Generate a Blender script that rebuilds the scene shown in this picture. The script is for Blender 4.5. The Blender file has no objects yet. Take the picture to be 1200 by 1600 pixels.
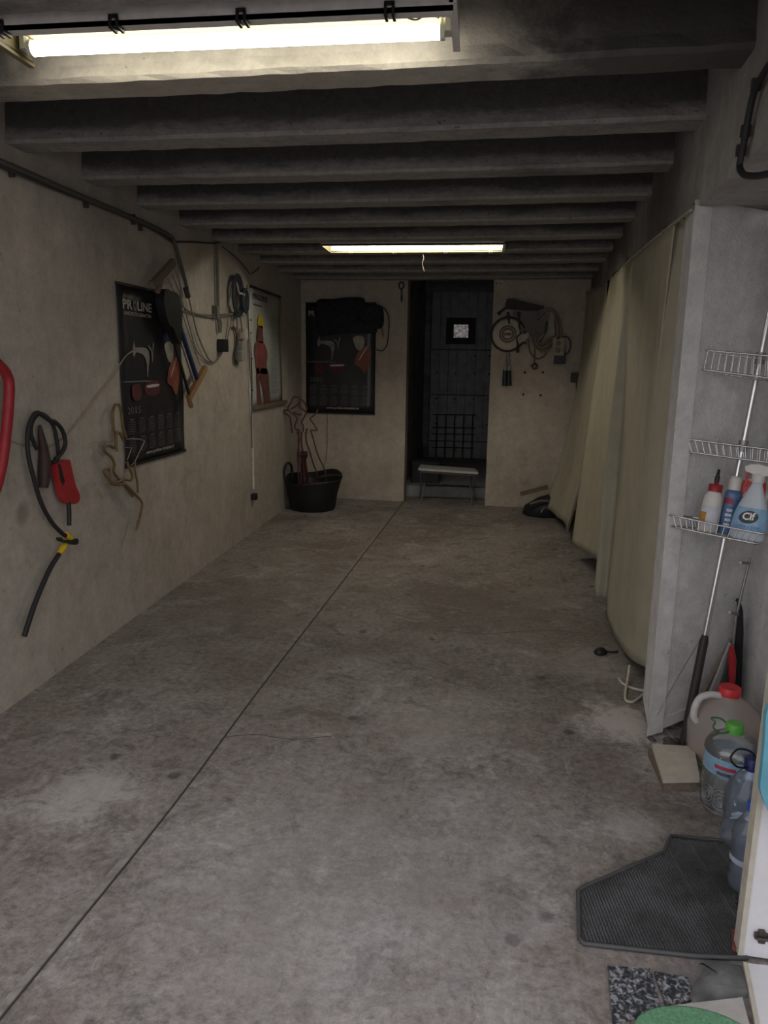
import bpy, math, random
import numpy as np
from mathutils import Vector, Matrix
random.seed(7)
S = bpy.context.scene
COL = S.collection
PI = math.pi

# ------------------------------------------------------------------ camera
F = 1150.0; CAMH = 1.40
_dy = np.array([(753-600)/F, -(573-800)/F, -1.0]); _dy /= np.linalg.norm(_dy)
_up = -np.array([(515-600)/F, -(6600-800)/F, -1.0]); _up = _up-_dy*_up.dot(_dy); _up /= np.linalg.norm(_up)
_M = np.array([np.cross(_dy, _up), _dy, _up]); _C = np.array([0, 0, CAMH])
cd = bpy.data.cameras.new('camera'); cam = bpy.data.objects.new('camera', cd); COL.objects.link(cam)
cd.sensor_fit = 'HORIZONTAL'; cd.sensor_width = 36; cd.lens = F/1200*36; cd.clip_start = .02
cam.matrix_world = Matrix.Translation(_C.tolist()) @ Matrix(_M.tolist()).to_4x4()
S.camera = cam

# ------------------------------------------------------------------ world, exposure
w = bpy.data.worlds.new('overcast_sky'); S.world = w; w.use_nodes = True
bg = w.node_tree.nodes['Background']; bg.inputs[0].default_value = (.97, .955, 1.0, 1); bg.inputs[1].default_value = 1.45
vs = S.view_settings
vs.view_transform = 'Standard'; vs.look = 'None'; vs.gamma = 1; vs.use_curve_mapping = False; vs.exposure = -0.20
TUBE_FRONT = 15.0; TUBE_REAR = 72.0

# ------------------------------------------------------------------ survey helpers (photo measurement -> point on a real plane)
def hit(x, y, n, d):
    r = _M @ np.array([(x-600)/F, -(y-800)/F, -1.0]); n = np.array(n, float)
    return Vector((_C+(d-n.dot(_C))/n.dot(r)*r).tolist())
XL = -1.867
def fl(x, y, z=0.0): return hit(x, y, (0, 0, 1), z)
def lw(x, y, o=0.0): return hit(x, y, (1, 0, 0), XL+o)
def bw(x, y, o=0.0): return hit(x, y, (.07, 1, 0), 7.523-o)
def at(x, y, Y): return hit(x, y, (0, 1, 0), Y)
def rwx(y): return .68+.062*(y-2.36)
def rw(x, y, o=0.0): return hit(x, y, (1, -.062, 0), .68-.062*2.36-o)
def bwy(x): return 7.523-.07*x
_nf = np.array([-.579, .815, 0]); _nd = 1.8142
def nf(x, y, o=0.0): return hit(x, y, _nf, _nd-o)

# ------------------------------------------------------------------ materials
def newmat(name):
    m = bpy.data.materials.new(name); m.use_nodes = True
    nt = m.node_tree; b = nt.nodes['Principled BSDF']
    return m, nt, b
def N(nt, t, **kw):
    n = nt.nodes.new(t)
    for k, v in kw.items(): setattr(n, k, v)
    return n
def noise(nt, vec, scale, detail=4, rough=.6, dist=0):
    n = N(nt, 'ShaderNodeTexNoise'); n.inputs['Scale'].default_value = scale; n.inputs['Detail'].default_value = detail
    n.inputs['Roughness'].default_value = rough; n.inputs['Distortion'].default_value = dist
    nt.links.new(vec, n.inputs['Vector']); return n.outputs['Fac']
def ramp(nt, fac, stops):
    r = N(nt, 'ShaderNodeValToRGB'); e = r.color_ramp.elements
    while len(e) < len(stops): e.new(.5)
    for i, (p, c) in enumerate(stops):
        e[i].position = p; e[i].color = (c, c, c, 1) if not isinstance(c, tuple) else (*c, 1)
    nt.links.new(fac, r.inputs[0]); return r.outputs[0]
def mix(nt, fac, a, b, mode='MIX'):
    n = N(nt, 'ShaderNodeMix', data_type='RGBA', blend_type=mode)
    for s, v in ((n.inputs[0], fac), (n.inputs[6], a), (n.inputs[7], b)):
        if isinstance(v, (int, float)): s.default_value = v
        elif isinstance(v, tuple): s.default_value = (*v, 1)
        else: nt.links.new(v, s)
    return n.outputs[2]
def pos(nt):
    return N(nt, 'ShaderNodeNewGeometry').outputs['Position']
def bump(nt, b, h, strength, dist=.01):
    n = N(nt, 'ShaderNodeBump'); n.inputs['Strength'].default_value = strength; n.inputs['Distance'].default_value = dist
    nt.links.new(h, n.inputs['Height']); nt.links.new(n.outputs[0], b.inputs['Normal'])
def spot(nt, vec, c, r0, r1, wob=0.0, ns=6.0, shared=None):
    """1 inside a blob round c, 0 outside, with a ragged edge"""
    d = N(nt, 'ShaderNodeVectorMath', operation='DISTANCE'); nt.links.new(vec, d.inputs[0]); d.inputs[1].default_value = c
    v = d.outputs['Value']
    if wob:
        a = N(nt, 'ShaderNodeMath', operation='MULTIPLY_ADD'); nt.links.new(shared if shared is not None else noise(nt, vec, ns, 4, .7), a.inputs[0])
        a.inputs[1].default_value = wob; nt.links.new(v, a.inputs[2]); v = a.outputs[0]
    m = N(nt, 'ShaderNodeMapRange', interpolation_type='SMOOTHSTEP'); nt.links.new(v, m.inputs[0])
    m.inputs[1].default_value = r0+wob*.5; m.inputs[2].default_value = r1+wob*.5; m.inputs[3].default_value = 1; m.inputs[4].default_value = 0
    return m.outputs[0]
def scl(nt, f, k):
    a = N(nt, 'ShaderNodeMath', operation='MULTIPLY'); nt.links.new(f, a.inputs[0]); a.inputs[1].default_value = k; return a.outputs[0]

_mc = {}
def pm(name, col, rough=.55, metal=0.0, var=.12, scale=25, bmp=0.0, bscale=120, spec=.4, emit=0.0):
    if name in _mc: return _mc[name]
    m, nt, b = newmat(name); p = pos(nt)
    f = ramp(nt, noise(nt, p, scale), [(.3, 1-var), (.7, 1+var)])
    nt.links.new(mix(nt, 1.0, f, col, 'MULTIPLY'), b.inputs['Base Color'])
    b.inputs['Roughness'].default_value = rough; b.inputs['Metallic'].default_value = metal
    b.inputs['Specular IOR Level'].default_value = spec
    if bmp: bump(nt, b, noise(nt, p, bscale, 3), bmp, .004)
    if emit:
        b.inputs['Emission Color'].default_value = (*col, 1); b.inputs['Emission Strength'].default_value = emit
    _mc[name] = m; return m

def plaster(name, col, dirt=(.28, .25, .21), rough_scale=90, bmp=.35, amount=.5, spots=()):
    m, nt, b = newmat(name); p = pos(nt)
    c = mix(nt, ramp(nt, noise(nt, p, 1.1, 6, .62), [(.38, 0.0), (.72, amount)]), col, dirt)
    c = mix(nt, 1.0, c, ramp(nt, noise(nt, p, 11, 4, .8), [(.3, .80), (.7, 1.12)]), 'MULTIPLY')
    mp = N(nt, 'ShaderNodeMapping'); mp.inputs['Scale'].default_value = (9, 9, .8); nt.links.new(p, mp.inputs[0])
    c = mix(nt, 1.0, c, ramp(nt, noise(nt, mp.outputs[0], 1.3, 4), [(.35, .95), (.65, 1.03)]), 'MULTIPLY')
    c = mix(nt, ramp(nt, noise(nt, p, 34, 2, .5), [(.73, 0.0), (.78, .55)]), c, (.12, .11, .10))
    for cc, r0, r1, k, sc in spots:
        c = mix(nt, scl(nt, spot(nt, p, cc, r0, r1, r1*.9), k), c, sc)
    nt.links.new(c, b.inputs['Base Color']); b.inputs['Roughness'].default_value = .9; b.inputs['Specular IOR Level'].default_value = .2
    h = mix(nt, .5, noise(nt, p, rough_scale, 4, .6), noise(nt, p, 8, 4))
    bump(nt, b, h, bmp, .012); return m

def concrete_floor():
    m, nt, b = newmat('worn_concrete_floor'); p = pos(nt)
    c = mix(nt, ramp(nt, noise(nt, p, 1.3, 5, .65, .4), [(.38, 0.0), (.64, 1.0)]), (.225, .192, .172), (.35, .318, .302))
    c = mix(nt, ramp(nt, noise(nt, p, 3.3, 6, .78, 1.0), [(.53, 0.0), (.68, .6)]), c, (.52, .50, .49))
    c = mix(nt, ramp(nt, noise(nt, p, 6.5, 5, .8, .8), [(.50, 0.0), (.66, .8)]), c, (.14, .125, .115))
    c = mix(nt, 1.0, c, ramp(nt, noise(nt, p, 34, 4, .85), [(.3, .55), (.7, 1.36)]), 'MULTIPLY')
    v = N(nt, 'ShaderNodeTexVoronoi', feature='F1'); v.inputs['Scale'].default_value = 3.4; nt.links.new(p, v.inputs['Vector'])
    c = mix(nt, ramp(nt, v.outputs['Distance'], [(.05, .8), (.10, 0.0)]), c, (.07, .062, .06))
    wobn = noise(nt, p, 9, 4, .85, 1.0)
    for cc, r0, r1, k, sc in (((-1.25, 2.05, 0), .03, .26, .6, (.6, .57, .54)), ((-.15, 2.72, 0), .05, .42, .35, (.52, .48, .46)),
                              ((.52, 2.15, 0), .02, .12, .5, (.5, .48, .46)), ((.62, 2.85, 0), .06, .22, .8, (.62, .57, .55)),
                              ((.55, 3.45, 0), .06, .30, .35, (.5, .46, .43)), ((.13, 1.62, 0), .012, .02, .8, (.05, .05, .05)),
                              ((-.3, 1.75, 0), .2, .9, .28, (.52, .50, .50)), ((.80, 2.50, 0), .05, .22, .6, (.6, .56, .54)),
                              ((.15, 4.2, 0), .2, 1.0, .4, (.19, .165, .145)), ((-1.75, 4.0, 0), .1, 1.9, .25, (.2, .18, .165)),
                              ((.6, 1.58, 0), .05, .14, .7, (.14, .14, .14))):
        c = mix(nt, scl(nt, spot(nt, p, cc, r0, r1, r1*2.4, 7, wobn), k), c, sc)
    nt.links.new(c, b.inputs['Base Color'])
    b.inputs['Specular IOR Level'].default_value = .3
    nt.links.new(ramp(nt, noise(nt, p, 6), [(.3, .62), (.7, .85)]), b.inputs['Roughness'])
    bump(nt, b, mix(nt, .4, noise(nt, p, 70, 5, .7), noise(nt, p, 9, 5)), .35, .012)
    return m
def sooty(name, col, soot, lo, hi, scale=2.2, soot_shade_z=None):
    m, nt, b = newmat(name); p = pos(nt)
    mp = N(nt, 'ShaderNodeMapping'); mp.inputs['Scale'].default_value = (.7, 1.6, 2.2); nt.links.new(p, mp.inputs[0])
    f = ramp(nt, noise(nt, mp.outputs[0], scale, 5, .7), [(lo, 0.0), (hi, 1.0)])
    if soot_shade_z:  # height mask: ragged soot plus painted shade above the joist undersides
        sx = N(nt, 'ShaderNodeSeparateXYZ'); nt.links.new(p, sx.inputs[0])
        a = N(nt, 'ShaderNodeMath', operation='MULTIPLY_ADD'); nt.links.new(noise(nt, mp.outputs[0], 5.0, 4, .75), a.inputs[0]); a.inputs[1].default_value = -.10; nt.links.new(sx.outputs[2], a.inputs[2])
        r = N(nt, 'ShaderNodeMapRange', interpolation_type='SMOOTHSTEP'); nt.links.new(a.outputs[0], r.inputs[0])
        r.inputs[1].default_value = soot_shade_z[0]-.05; r.inputs[2].default_value = soot_shade_z[1]-.05
        mx = N(nt, 'ShaderNodeMath', operation='MAXIMUM'); nt.links.new(scl(nt, r.outputs[0], soot_shade_z[2]), mx.inputs[0]); nt.links.new(scl(nt, f, .6), mx.inputs[1]); f = mx.outputs[0]
    c = mix(nt, f, col, soot)
    c = mix(nt, 1.0, c, ramp(nt, noise(nt, p, 30, 5, .7), [(.3, .8), (.7, 1.15)]), 'MULTIPLY')
    c = mix(nt, ramp(nt, noise(nt, p, 42, 2, .5), [(.68, 0.0), (.74, .6)]), c, (.05, .05, .05))
    nt.links.new(c, b.inputs['Base Color']); b.inputs['Roughness'].default_value = .95; b.inputs['Specular IOR Level'].default_value = .1
    bump(nt, b, noise(nt, p, 55, 5, .7), .5, .012); return m

M_FLOOR = concrete_floor()
M_WALL = plaster('old_lime_plaster', (.51, .464, .405), spots=[(tuple(lw(35, 803)), .02, .07, .6, (.2, .17, .13))])
M_BACK = plaster('old_plaster_back', (.55, .485, .40))
M_WHITEPL = plaster('white_stucco', (.76, .745, .735), (.62, .60, .58), 130, .9, .35)
M_SMOOTHPL = plaster('white_plaster_edge', (.74, .725, .70), (.58, .56, .53), 60, .2, .4)
M_JOIST = sooty('concrete_joist', (.34, .325, .305), (.075, .073, .075), .50, .72, 2.2, (2.235, 2.29, .85))  # sooty sides deepened with painted shade, undersides kept paler as if lit from below
M_JOIST1 = plaster('pale_lit_joist', (.50, .47, .41), (.36, .33, .27), 60, .5, .7, [((.62, 2.25, 2.36), .35, .75, .9, (.07, .068, .068)), ((-1.75, 2.25, 2.36), .2, .42, .8, (.10, .10, .10))])  # pale plaster with front tube light painted into its colour, sooty dark ends
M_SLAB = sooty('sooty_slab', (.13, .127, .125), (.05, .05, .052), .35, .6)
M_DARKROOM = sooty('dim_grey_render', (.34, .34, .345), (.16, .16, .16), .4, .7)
M_BLACKPL = pm('black_plastic', (.018, .018, .02), .45)
M_BLACKRUB = pm('black_rubber', (.022, .022, .024), .6)
M_STEEL = pm('chromed_steel', (.62, .62, .62), .22, 1.0, .05)
M_DULLSTEEL = pm('dull_steel', (.32, .31, .30), .45, .9)
M_RUST = pm('rusty_wire', (.20, .13, .09), .8)
M_WHITEPAINT = pm('white_enamel', (.72, .72, .74), .4, 0, .04)
M_CREAM = pm('cream_edge', (.52, .48, .40), .6)
M_RED = pm('red_plastic', (.40, .028, .034), .4)
M_YELLOW = pm('yellow_plastic', (.75, .52, .03), .4)
M_WOOD = pm('varnished_wood', (.30, .17, .075), .6, 0, .25, 60)
M_WOODDK = pm('weathered_wood', (.17, .13, .10), .8, 0, .25, 50)
M_WOODLT = pm('pale_board', (.55, .51, .43), .8, 0, .1, 30)
M_CABLE = pm('grey_cable', (.20, .175, .145), .7)
M_CABLEDK = pm('dark_cable', (.05, .045, .042), .6)
M_CABLEW = pm('white_cable', (.62, .57, .47), .5)
M_CURT = None
def fabric():
    m, nt, b = newmat('khaki_curtain_cloth'); p = pos(nt)
    mp = N(nt, 'ShaderNodeMapping'); mp.inputs['Scale'].default_value = (5, 5, .5); nt.links.new(p, mp.inputs[0])
    c = mix(nt, ramp(nt, noise(nt, mp.outputs[0], 1.4, 5), [(.3, 0.0), (.7, 1.0)]), (.46, .425, .325), (.39, .365, .285))
    c = mix(nt, 1.0, c, ramp(nt, noise(nt, p, 7, 5), [(.3, .9), (.7, 1.07)]), 'MULTIPLY')
    nt.links.new(c, b.inputs['Base Color']); b.inputs['Roughness'].default_value = .9; b.inputs['Specular IOR Level'].default_value = .15
    bump(nt, b, noise(nt, p, 300, 2), .12, .003); return m
M_CURT = fabric()
def clear_plastic(name, tint, body=.25, rough=.08):
    m, nt, b = newmat(name); nt.nodes.remove(b)
    t = N(nt, 'ShaderNodeBsdfTransparent'); t.inputs[0].default_value = (*tint, 1)
    d = N(nt, 'ShaderNodeBsdfDiffuse'); d.inputs[0].default_value = (*tint, 1)
    tl = N(nt, 'ShaderNodeBsdfTranslucent'); tl.inputs[0].default_value = (*tint, 1)
    g = N(nt, 'ShaderNodeBsdfGlossy'); g.inputs['Roughness'].default_value = rough
    p = pos(nt); bn = N(nt, 'ShaderNodeBump'); bn.inputs['Strength'].default_value = .25; bn.inputs['Distance'].default_value = .004
    nt.links.new(noise(nt, p, 45, 2), bn.inputs['Height'])
    for s in (g, d): nt.links.new(bn.outputs[0], s.inputs['Normal'])
    m0 = N(nt, 'ShaderNodeMixShader'); m0.inputs[0].default_value = .5; nt.links.new(d.outputs[0], m0.inputs[1]); nt.links.new(tl.outputs[0], m0.inputs[2])
    m1 = N(nt, 'ShaderNodeMixShader'); m1.inputs[0].default_value = body; nt.links.new(t.outputs[0], m1.inputs[1]); nt.links.new(m0.outputs[0], m1.inputs[2])
    fr = N(nt, 'ShaderNodeFresnel'); fr.inputs[0].default_value = 1.5; nt.links.new(bn.outputs[0], fr.inputs['Normal'])
    m2 = N(nt, 'ShaderNodeMixShader'); nt.links.new(fr.outputs[0], m2.inputs[0]); nt.links.new(m1.outputs[0], m2.inputs[1]); nt.links.new(g.outputs[0], m2.inputs[2])
    nt.links.new(m2.outputs[0], nt.nodes['Material Output'].inputs[0]); return m
def emitter(name, col, s):
    m, nt, b = newmat(name); b.inputs['Base Color'].default_value = (.8, .8, .8, 1)
    b.inputs['Emission Color'].default_value = (*col, 1); b.inputs['Emission Strength'].default_value = s; return m

# ------------------------------------------------------------------ mesh builder
class MB:
    def __init__(s): s.v = []; s.f = []; s.sm = []
    def add(s, vs, fs, smooth=False):
        o = len(s.v); s.v += [Vector(p) for p in vs]; s.f += [tuple(i+o for i in f) for f in fs]; s.sm += [smooth]*len(fs); return s
    def hexa(s, p):   # 8 points: bottom ring 0-3, top ring 4-7
        return s.add(p, [(3, 2, 1, 0), (4, 5, 6, 7), (0, 1, 5, 4), (1, 2, 6, 5), (2, 3, 7, 6), (3, 0, 4, 7)])
    def box(s, x0, x1, y0, y1, z0, z1):
        return s.hexa([(x0, y0, z0), (x1, y0, z0), (x1, y1, z0), (x0, y1, z0), (x0, y0, z1), (x1, y0, z1), (x1, y1, z1), (x0, y1, z1)])
    def obox(s, c, ax, ay, az, hx, hy, hz, ch=0.0):
        """oriented box about c with half sizes, chamfered along its vertical edges when ch"""
        c, ax, ay, az = Vector(c), Vector(ax).normalized(), Vector(ay).normalized(), Vector(az).normalized()
        if ch:
            ring = [(-hx+ch, -hy), (hx-ch, -hy), (hx, -hy+ch), (hx, hy-ch), (hx-ch, hy), (-hx+ch, hy), (-hx, hy-ch), (-hx, -hy+ch)]
        else: ring = [(-hx, -hy), (hx, -hy), (hx, hy), (-hx, hy)]
        return s.prism([c+ax*a+ay*b-az*hz for a, b in ring], az*2*hz)
    def prism(s, ring, ext, smooth=False):
        n = len(ring); ring = [Vector(p) for p in ring]; e = Vector(ext)
        s.add(ring+[p+e for p in ring], [tuple(range(n-1, -1, -1)), tuple(range(n, 2*n))])
        s.add(ring+[p+e for p in ring], [(i, (i+1) % n, (i+1) % n+n, i+n) for i in range(n)], smooth); return s
    def tube(s, pts, r, n=8, closed=False, rad=None, cap=True):
        pts = [Vector(p) for p in pts]; k = len(pts)
        rs = rad if rad else [r]*k
        T = []
        for i in range(k):
            a = pts[(i-1) % k] if (closed or i > 0) else pts[i]; b = pts[(i+1) % k] if (closed or i < k-1) else pts[i]
            t = (b-a); T.append(t.normalized() if t.length > 1e-9 else Vector((0, 0, 1)))
        u = T[0].orthogonal().normalized(); vs = []
        for i in range(k):
            u = (u-T[i]*u.dot(T[i])); u = u.normalized() if u.length > 1e-6 else T[i].orthogonal().normalized()
            w = T[i].cross(u)
            for j in range(n):
                a = 2*PI*j/n; vs.append(pts[i]+(u*math.cos(a)+w*math.sin(a))*rs[i])
        fs = []
        for i in range(k if closed else k-1):
            for j in range(n):
                a, b = i*n+j, i*n+(j+1) % n; c, d = ((i+1) % k)*n+(j+1) % n, ((i+1) % k)*n+j
                fs.append((a, b, c, d))
        s.add(vs, fs, True)
        if not closed and cap: s.add(vs[:n], [tuple(range(n-1, -1, -1))]); s.add(vs[-n:], [tuple(range(n))])
        return s
    def lathe(s, c, prof, n=24, sx=1.0, sy=1.0, pw=2.0, rot=0.0, A=None, cap=True, a0=0.0, a1=2*PI, smooth=True):
        """profile [(r, h)] round +z (or the axes A = (ux, uy, uz)); pw > 2 squares the section"""
        c = Vector(c); A = A or (Vector((1, 0, 0)), Vector((0, 1, 0)), Vector((0, 0, 1)))
        full = abs(a1-a0-2*PI) < 1e-6; m = n if full else n+1; vs = []
        for r, h in prof:
            for j in range(m):
                a = a0+(a1-a0)*j/n; ca, sa = math.cos(a), math.sin(a)
                k = (abs(ca)**pw+abs(sa)**pw)**(-1/pw); x, y = r*k*ca*sx, r*k*sa*sy
                x, y = x*math.cos(rot)-y*math.sin(rot), x*math.sin(rot)+y*math.cos(rot)
                vs.append(c+A[0]*x+A[1]*y+A[2]*h)
        fs = []
        for i in range(len(prof)-1):
            for j in range(n if full else m-1):
                fs.append((i*m+j, i*m+(j+1) % m, (i+1)*m+(j+1) % m, (i+1)*m+j))
        s.add(vs, fs, smooth)
        if cap and full: s.add(vs[:m], [tuple(range(m-1, -1, -1))]); s.add(vs[-m:], [tuple(range(m))])
        return s
    def grid(s, rows, smooth=True):
        n = len(rows[0]); return s.add([p for r in rows for p in r],
            [(i*n+j, i*n+j+1, (i+1)*n+j+1, (i+1)*n+j) for i in range(len(rows)-1) for j in range(n-1)], smooth)
    def build(s, name, mat, parent=None, solid=0.0, **tagkw):
        me = bpy.data.meshes.new(name); base = Vector(ROOT.get(parent.name, (0, 0, 0))) if parent else None
        if base is None:
            base = Vector((sum(p.x for p in s.v)/len(s.v), sum(p.y for p in s.v)/len(s.v), min(p.z for p in s.v)))
        me.from_pydata([(p-base)[:] for p in s.v], [], s.f); me.polygons.foreach_set('use_smooth', s.sm); me.update()
        me.materials.append(mat)
        o = bpy.data.objects.new(name, me); COL.objects.link(o)
        if parent: o.parent = parent
        else: o.location = base
        ROOT[o.name] = base
        if solid:
            md = o.modifiers.new('thickness', 'SOLIDIFY'); md.thickness = solid; md.offset = 0
        for k, v in tagkw.items(): o[k] = v
        return o
ROOT = {}
def thing(name, loc, label, cat, group=None):
    o = bpy.data.objects.new(name, None); o.empty_display_size = .05; COL.objects.link(o); o.location = Vector(loc)
    o['label'] = label; o['category'] = cat
    if group: o['group'] = group
    ROOT[o.name] = Vector(loc); return o
def struct(mb, name, mat, **k): return mb.build(name, mat, kind='structure', **k)
def smooth_pts(pts, sub=6, closed=False):
    pts = [Vector(p) for p in pts]; n = len(pts); out = []
    for i in range(n if closed else n-1):
        g = lambda k: pts[k % n] if closed else pts[max(0, min(n-1, k))]
        p0, p1, p2, p3 = g(i-1), g(i), g(i+1), g(i+2)
        for j in range(sub):
            t = j/sub
            out.append(.5*((2*p1)+(p2-p0)*t+(2*p0-5*p1+4*p2-p3)*t*t+(3*p1-p0-3*p2+p3)*t**3))
    if not closed: out.append(pts[-1])
    return out
def text(name, s, o, ux, uy, h, mat, parent, bold=0.0, width=None, depth=.0004):
    """flat lettering: baseline-left at o, ux/uy the writing axes, h the capital height"""
    cu = bpy.data.curves.new(name, 'FONT'); cu.body = s; cu.offset = bold; cu.extrude = 0; cu.resolution_u = 2
    t = bpy.data.objects.new(name, cu); COL.objects.link(t)
    dg = bpy.context.evaluated_depsgraph_get(); me = bpy.data.meshes.new_from_object(t.evaluated_get(dg))
    bpy.data.objects.remove(t); bpy.data.curves.remove(cu)
    ux, uy = Vector(ux).normalized(), Vector(uy).normalized(); k = h/.69
    xs = [v.co.x for v in me.vertices]; kx = k if width is None else width/(max(xs)-min(xs))
    base = ROOT[parent.name]; nrm = ux.cross(uy).normalized()
    for v in me.vertices: v.co = Vector(o)+ux*((v.co.x-min(xs))*kx)+uy*(v.co.y*k)+nrm*depth-base
    me.materials.clear(); me.materials.append(mat); me.name = name
    ob = bpy.data.objects.new(name, me); COL.objects.link(ob); ob.parent = parent; ROOT[ob.name] = base
    return ob
X, Y, Z = Vector((1, 0, 0)), Vector((0, 1, 0)), Vector((0, 0, 1))

# ================================================================== STRUCTURE
YF = 1.30                                   # front of the garage (open doorway)
m = MB(); m.add([(-9, -9, 0), (9, -9, 0), (9, 12.2, 0), (-9, 12.2, 0)], [(0, 1, 2, 3)])
floor = struct(m, 'floor', M_FLOOR)
# joint strip running the length of the floor, its own fillet slightly proud with a dark slot beside it
gp = [fl(0, 1590), fl(270, 1258), fl(410, 1070), fl(530, 915), fl(635, 778)]
gp = [gp[0]+(gp[0]-gp[1])*.5]+gp
m = MB(); k = smooth_pts(gp, 4)
for i in range(len(k)-1):
    a, b = k[i], k[i+1]; j0, j1 = .003*math.sin(i*1.7), .003*math.sin((i+1)*1.7)
    m.hexa([a+X*(-.024+j0), a+X*.001, b+X*.001, b+X*(-.024+j1), a+X*(-.022+j0)+Z*.004, a+Z*.005, b+Z*.005, b+X*(-.022+j1)+Z*.004])
m.build('joint_strip', pm('joint_mortar', (.275, .25, .228), .9, 0, .3, 30, .5), floor)
m = MB()
for i in range(len(k)-1):
    a, b = k[i], k[i+1]
    m.hexa([a+X*.001, a+X*.006, b+X*.006, b+X*.001, a+X*.001+Z*.0015, a+X*.006+Z*.0015, b+X*.006+Z*.0015, b+X*.001+Z*.0015])
m.build('joint_slot', pm('slot_dirt', (.05, .045, .042), .95), floor)
# hairline cracks in the concrete
for pts in ([(350, 1152), (400, 1148), (455, 1155), (520, 1150)], [(690, 985), (760, 990), (850, 985), (935, 992)], [(430, 1050), (445, 1056), (455, 1060)]):
    q = smooth_pts([fl(*p) for p in pts], 5); m = MB()
    for i in range(len(q)-1):
        o = Vector((0, .0010+.0014*random.random(), 0)); m.hexa([q[i]-o, q[i+1]-o, q[i+1]+o, q[i]+o]+[c+Z*.0012 for c in (q[i]-o, q[i+1]-o, q[i+1]+o, q[i]+o)])
    m.build('floor_crack', pm('crack_dirt', (.10, .09, .08), .95), floor)

# left wall
m = MB(); m.box(XL-.22, XL, YF, 7.95, 0, 2.6); wall_left = struct(m, 'wall_left', M_WALL)
# back wall with the doorway
DL, DR = (-.760, bwy(-.76)), (.085, bwy(.085)); BT = .24
m = MB()
def wseg(m, x0, x1, z0, z1): m.hexa([(x0, bwy(x0), z0), (x1, bwy(x1), z0), (x1, bwy(x1)+BT, z0), (x0, bwy(x0)+BT, z0), (x0, bwy(x0), z1), (x1, bwy(x1), z1), (x1, bwy(x1)+BT, z1), (x0, bwy(x0)+BT, z1)])
wseg(m, XL-.1, DL[0], 0, 2.6); wseg(m, DR[0], 1.75, 0, 2.6); wseg(m, DL[0], DR[0], 2.255, 2.6)
wall_back = struct(m, 'wall_back', M_BACK)
# ceiling: slab and one object per concrete joist
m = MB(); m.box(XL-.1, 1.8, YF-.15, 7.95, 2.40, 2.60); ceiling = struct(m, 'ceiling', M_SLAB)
for j in range(11):
    yf = 1.838+.5625*j; rnd = random.Random(j); m = MB(); rows = []
    wb, wt, hh = .15, .10, .185; nseg = 40; x0, x1 = XL-.02, rwx(min(yf, 7.4))+.06
    if j == 10: yf -= .03
    for i in range(nseg+1):
        x = x0+(x1-x0)*i/nseg; y = yf-.032*x-.02; jt = lambda a=.0035: rnd.uniform(-a, a); z = 2.222-.006*math.sin(PI*i/nseg)
        rows.append([Vector((x, y-wt-.02, z+hh)), Vector((x, y-wb+.012+jt(), z+.05)), Vector((x, y-wb+jt(), z+.012+jt(.002))), Vector((x, y-wb+.012+jt(), z+jt(.0015))),
                     Vector((x, y-.012+jt(), z+jt(.0015))), Vector((x, y+jt(), z+.012)), Vector((x, y-.012+jt(), z+.05)), Vector((x, y-.03, z+hh))])
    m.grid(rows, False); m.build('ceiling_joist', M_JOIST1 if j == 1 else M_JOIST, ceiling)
# right wall: band above the niche and the curtained recess, pier between them, niche and recess walls
ZS, ZR = 1.94, 2.06
m = MB()
def rseg(m, y0, y1, za, zb, t=.30): m.hexa([(rwx(y0), y0, za), (rwx(y0)+t, y0, za), (rwx(y1)+t, y1, za), (rwx(y1), y1, za), (rwx(y0), y0, zb), (rwx(y0)+t, y0, zb), (rwx(y1)+t, y1, zb), (rwx(y1), y1, zb)])
rseg(m, YF, 2.735, ZS, 2.6, .6)
ya, yb, zA, zBb = 2.735, 7.7, 1.955, 2.115
m.hexa([(rwx(ya), ya, zA), (rwx(ya)+.3, ya, zA), (rwx(yb)+.3, yb, zBb), (rwx(yb), yb, zBb), (rwx(ya), ya, 2.6), (rwx(ya)+.3, ya, 2.6), (rwx(yb)+.3, yb, 2.6), (rwx(yb), yb, 2.6)])
wall_right = struct(m, 'wall_right', plaster('right_wall_plaster', (.42, .40, .37), (.17, .155, .14), 70, .4, .9, [((.76, 3.5, 2.2), .1, .75, .85, (.11, .10, .095)), ((.86, 5.2, 2.2), .3, 1.0, .85, (.11, .10, .095)), ((.95, 6.8, 2.3), .2, .9, .8, (.12, .11, .10))]))
A0, A1 = Vector((.686, 2.712, 0)), Vector((1.10, 3.006, 0)); dv = (A1-A0).normalized()
m = MB(); c1 = A0+dv*.075
lip = .055
m.prism([A0+Vector((.0, .012, lip)), c1+Vector((.001, .004, lip)), A1+Vector((0, 0, lip)), Vector((1.12, 3.20, lip)), Vector((rwx(2.97), 2.97, lip))], (0, 0, 1.958-lip))
pier = struct(m, 'wall_pier', M_WHITEPL)
m = MB(); o = Vector((.008, -.010, 0))                     # smooth corner band and bottom lip, slightly proud of the stucco
m.prism([A0+Vector((-.004, -.0, .02)), c1+o*.35+Z*.02, c1+Vector((.01, .02, .02)), A0+Vector((.02, .05, .02))], (0, 0, ZS-.022)); m.build('corner_band', M_SMOOTHPL, pier)
m = MB(); e = A0+dv*.23
m.prism([A0+Vector((-.004, 0, .022)), e+o*.4+Z*.05, e+Vector((-.02, .04, .05)), A0+Vector((.02, .05, .022))], (0, 0, .045)); m.build('bottom_lip', M_SMOOTHPL, pier)
m = MB(); m.box(1.10, 1.20, YF, 3.03, 0, ZS+.02); struct(m, 'wall_niche', M_WHITEPL)
m = MB(); m.box(1.50, 1.60, 3.06, 7.7, 0, 2.4); m.box(1.13, 1.55, 3.06, 3.12, 0, 2.4); m.box(1.05, 1.6, 3.06, 7.7, 2.30, 2.38)
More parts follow.
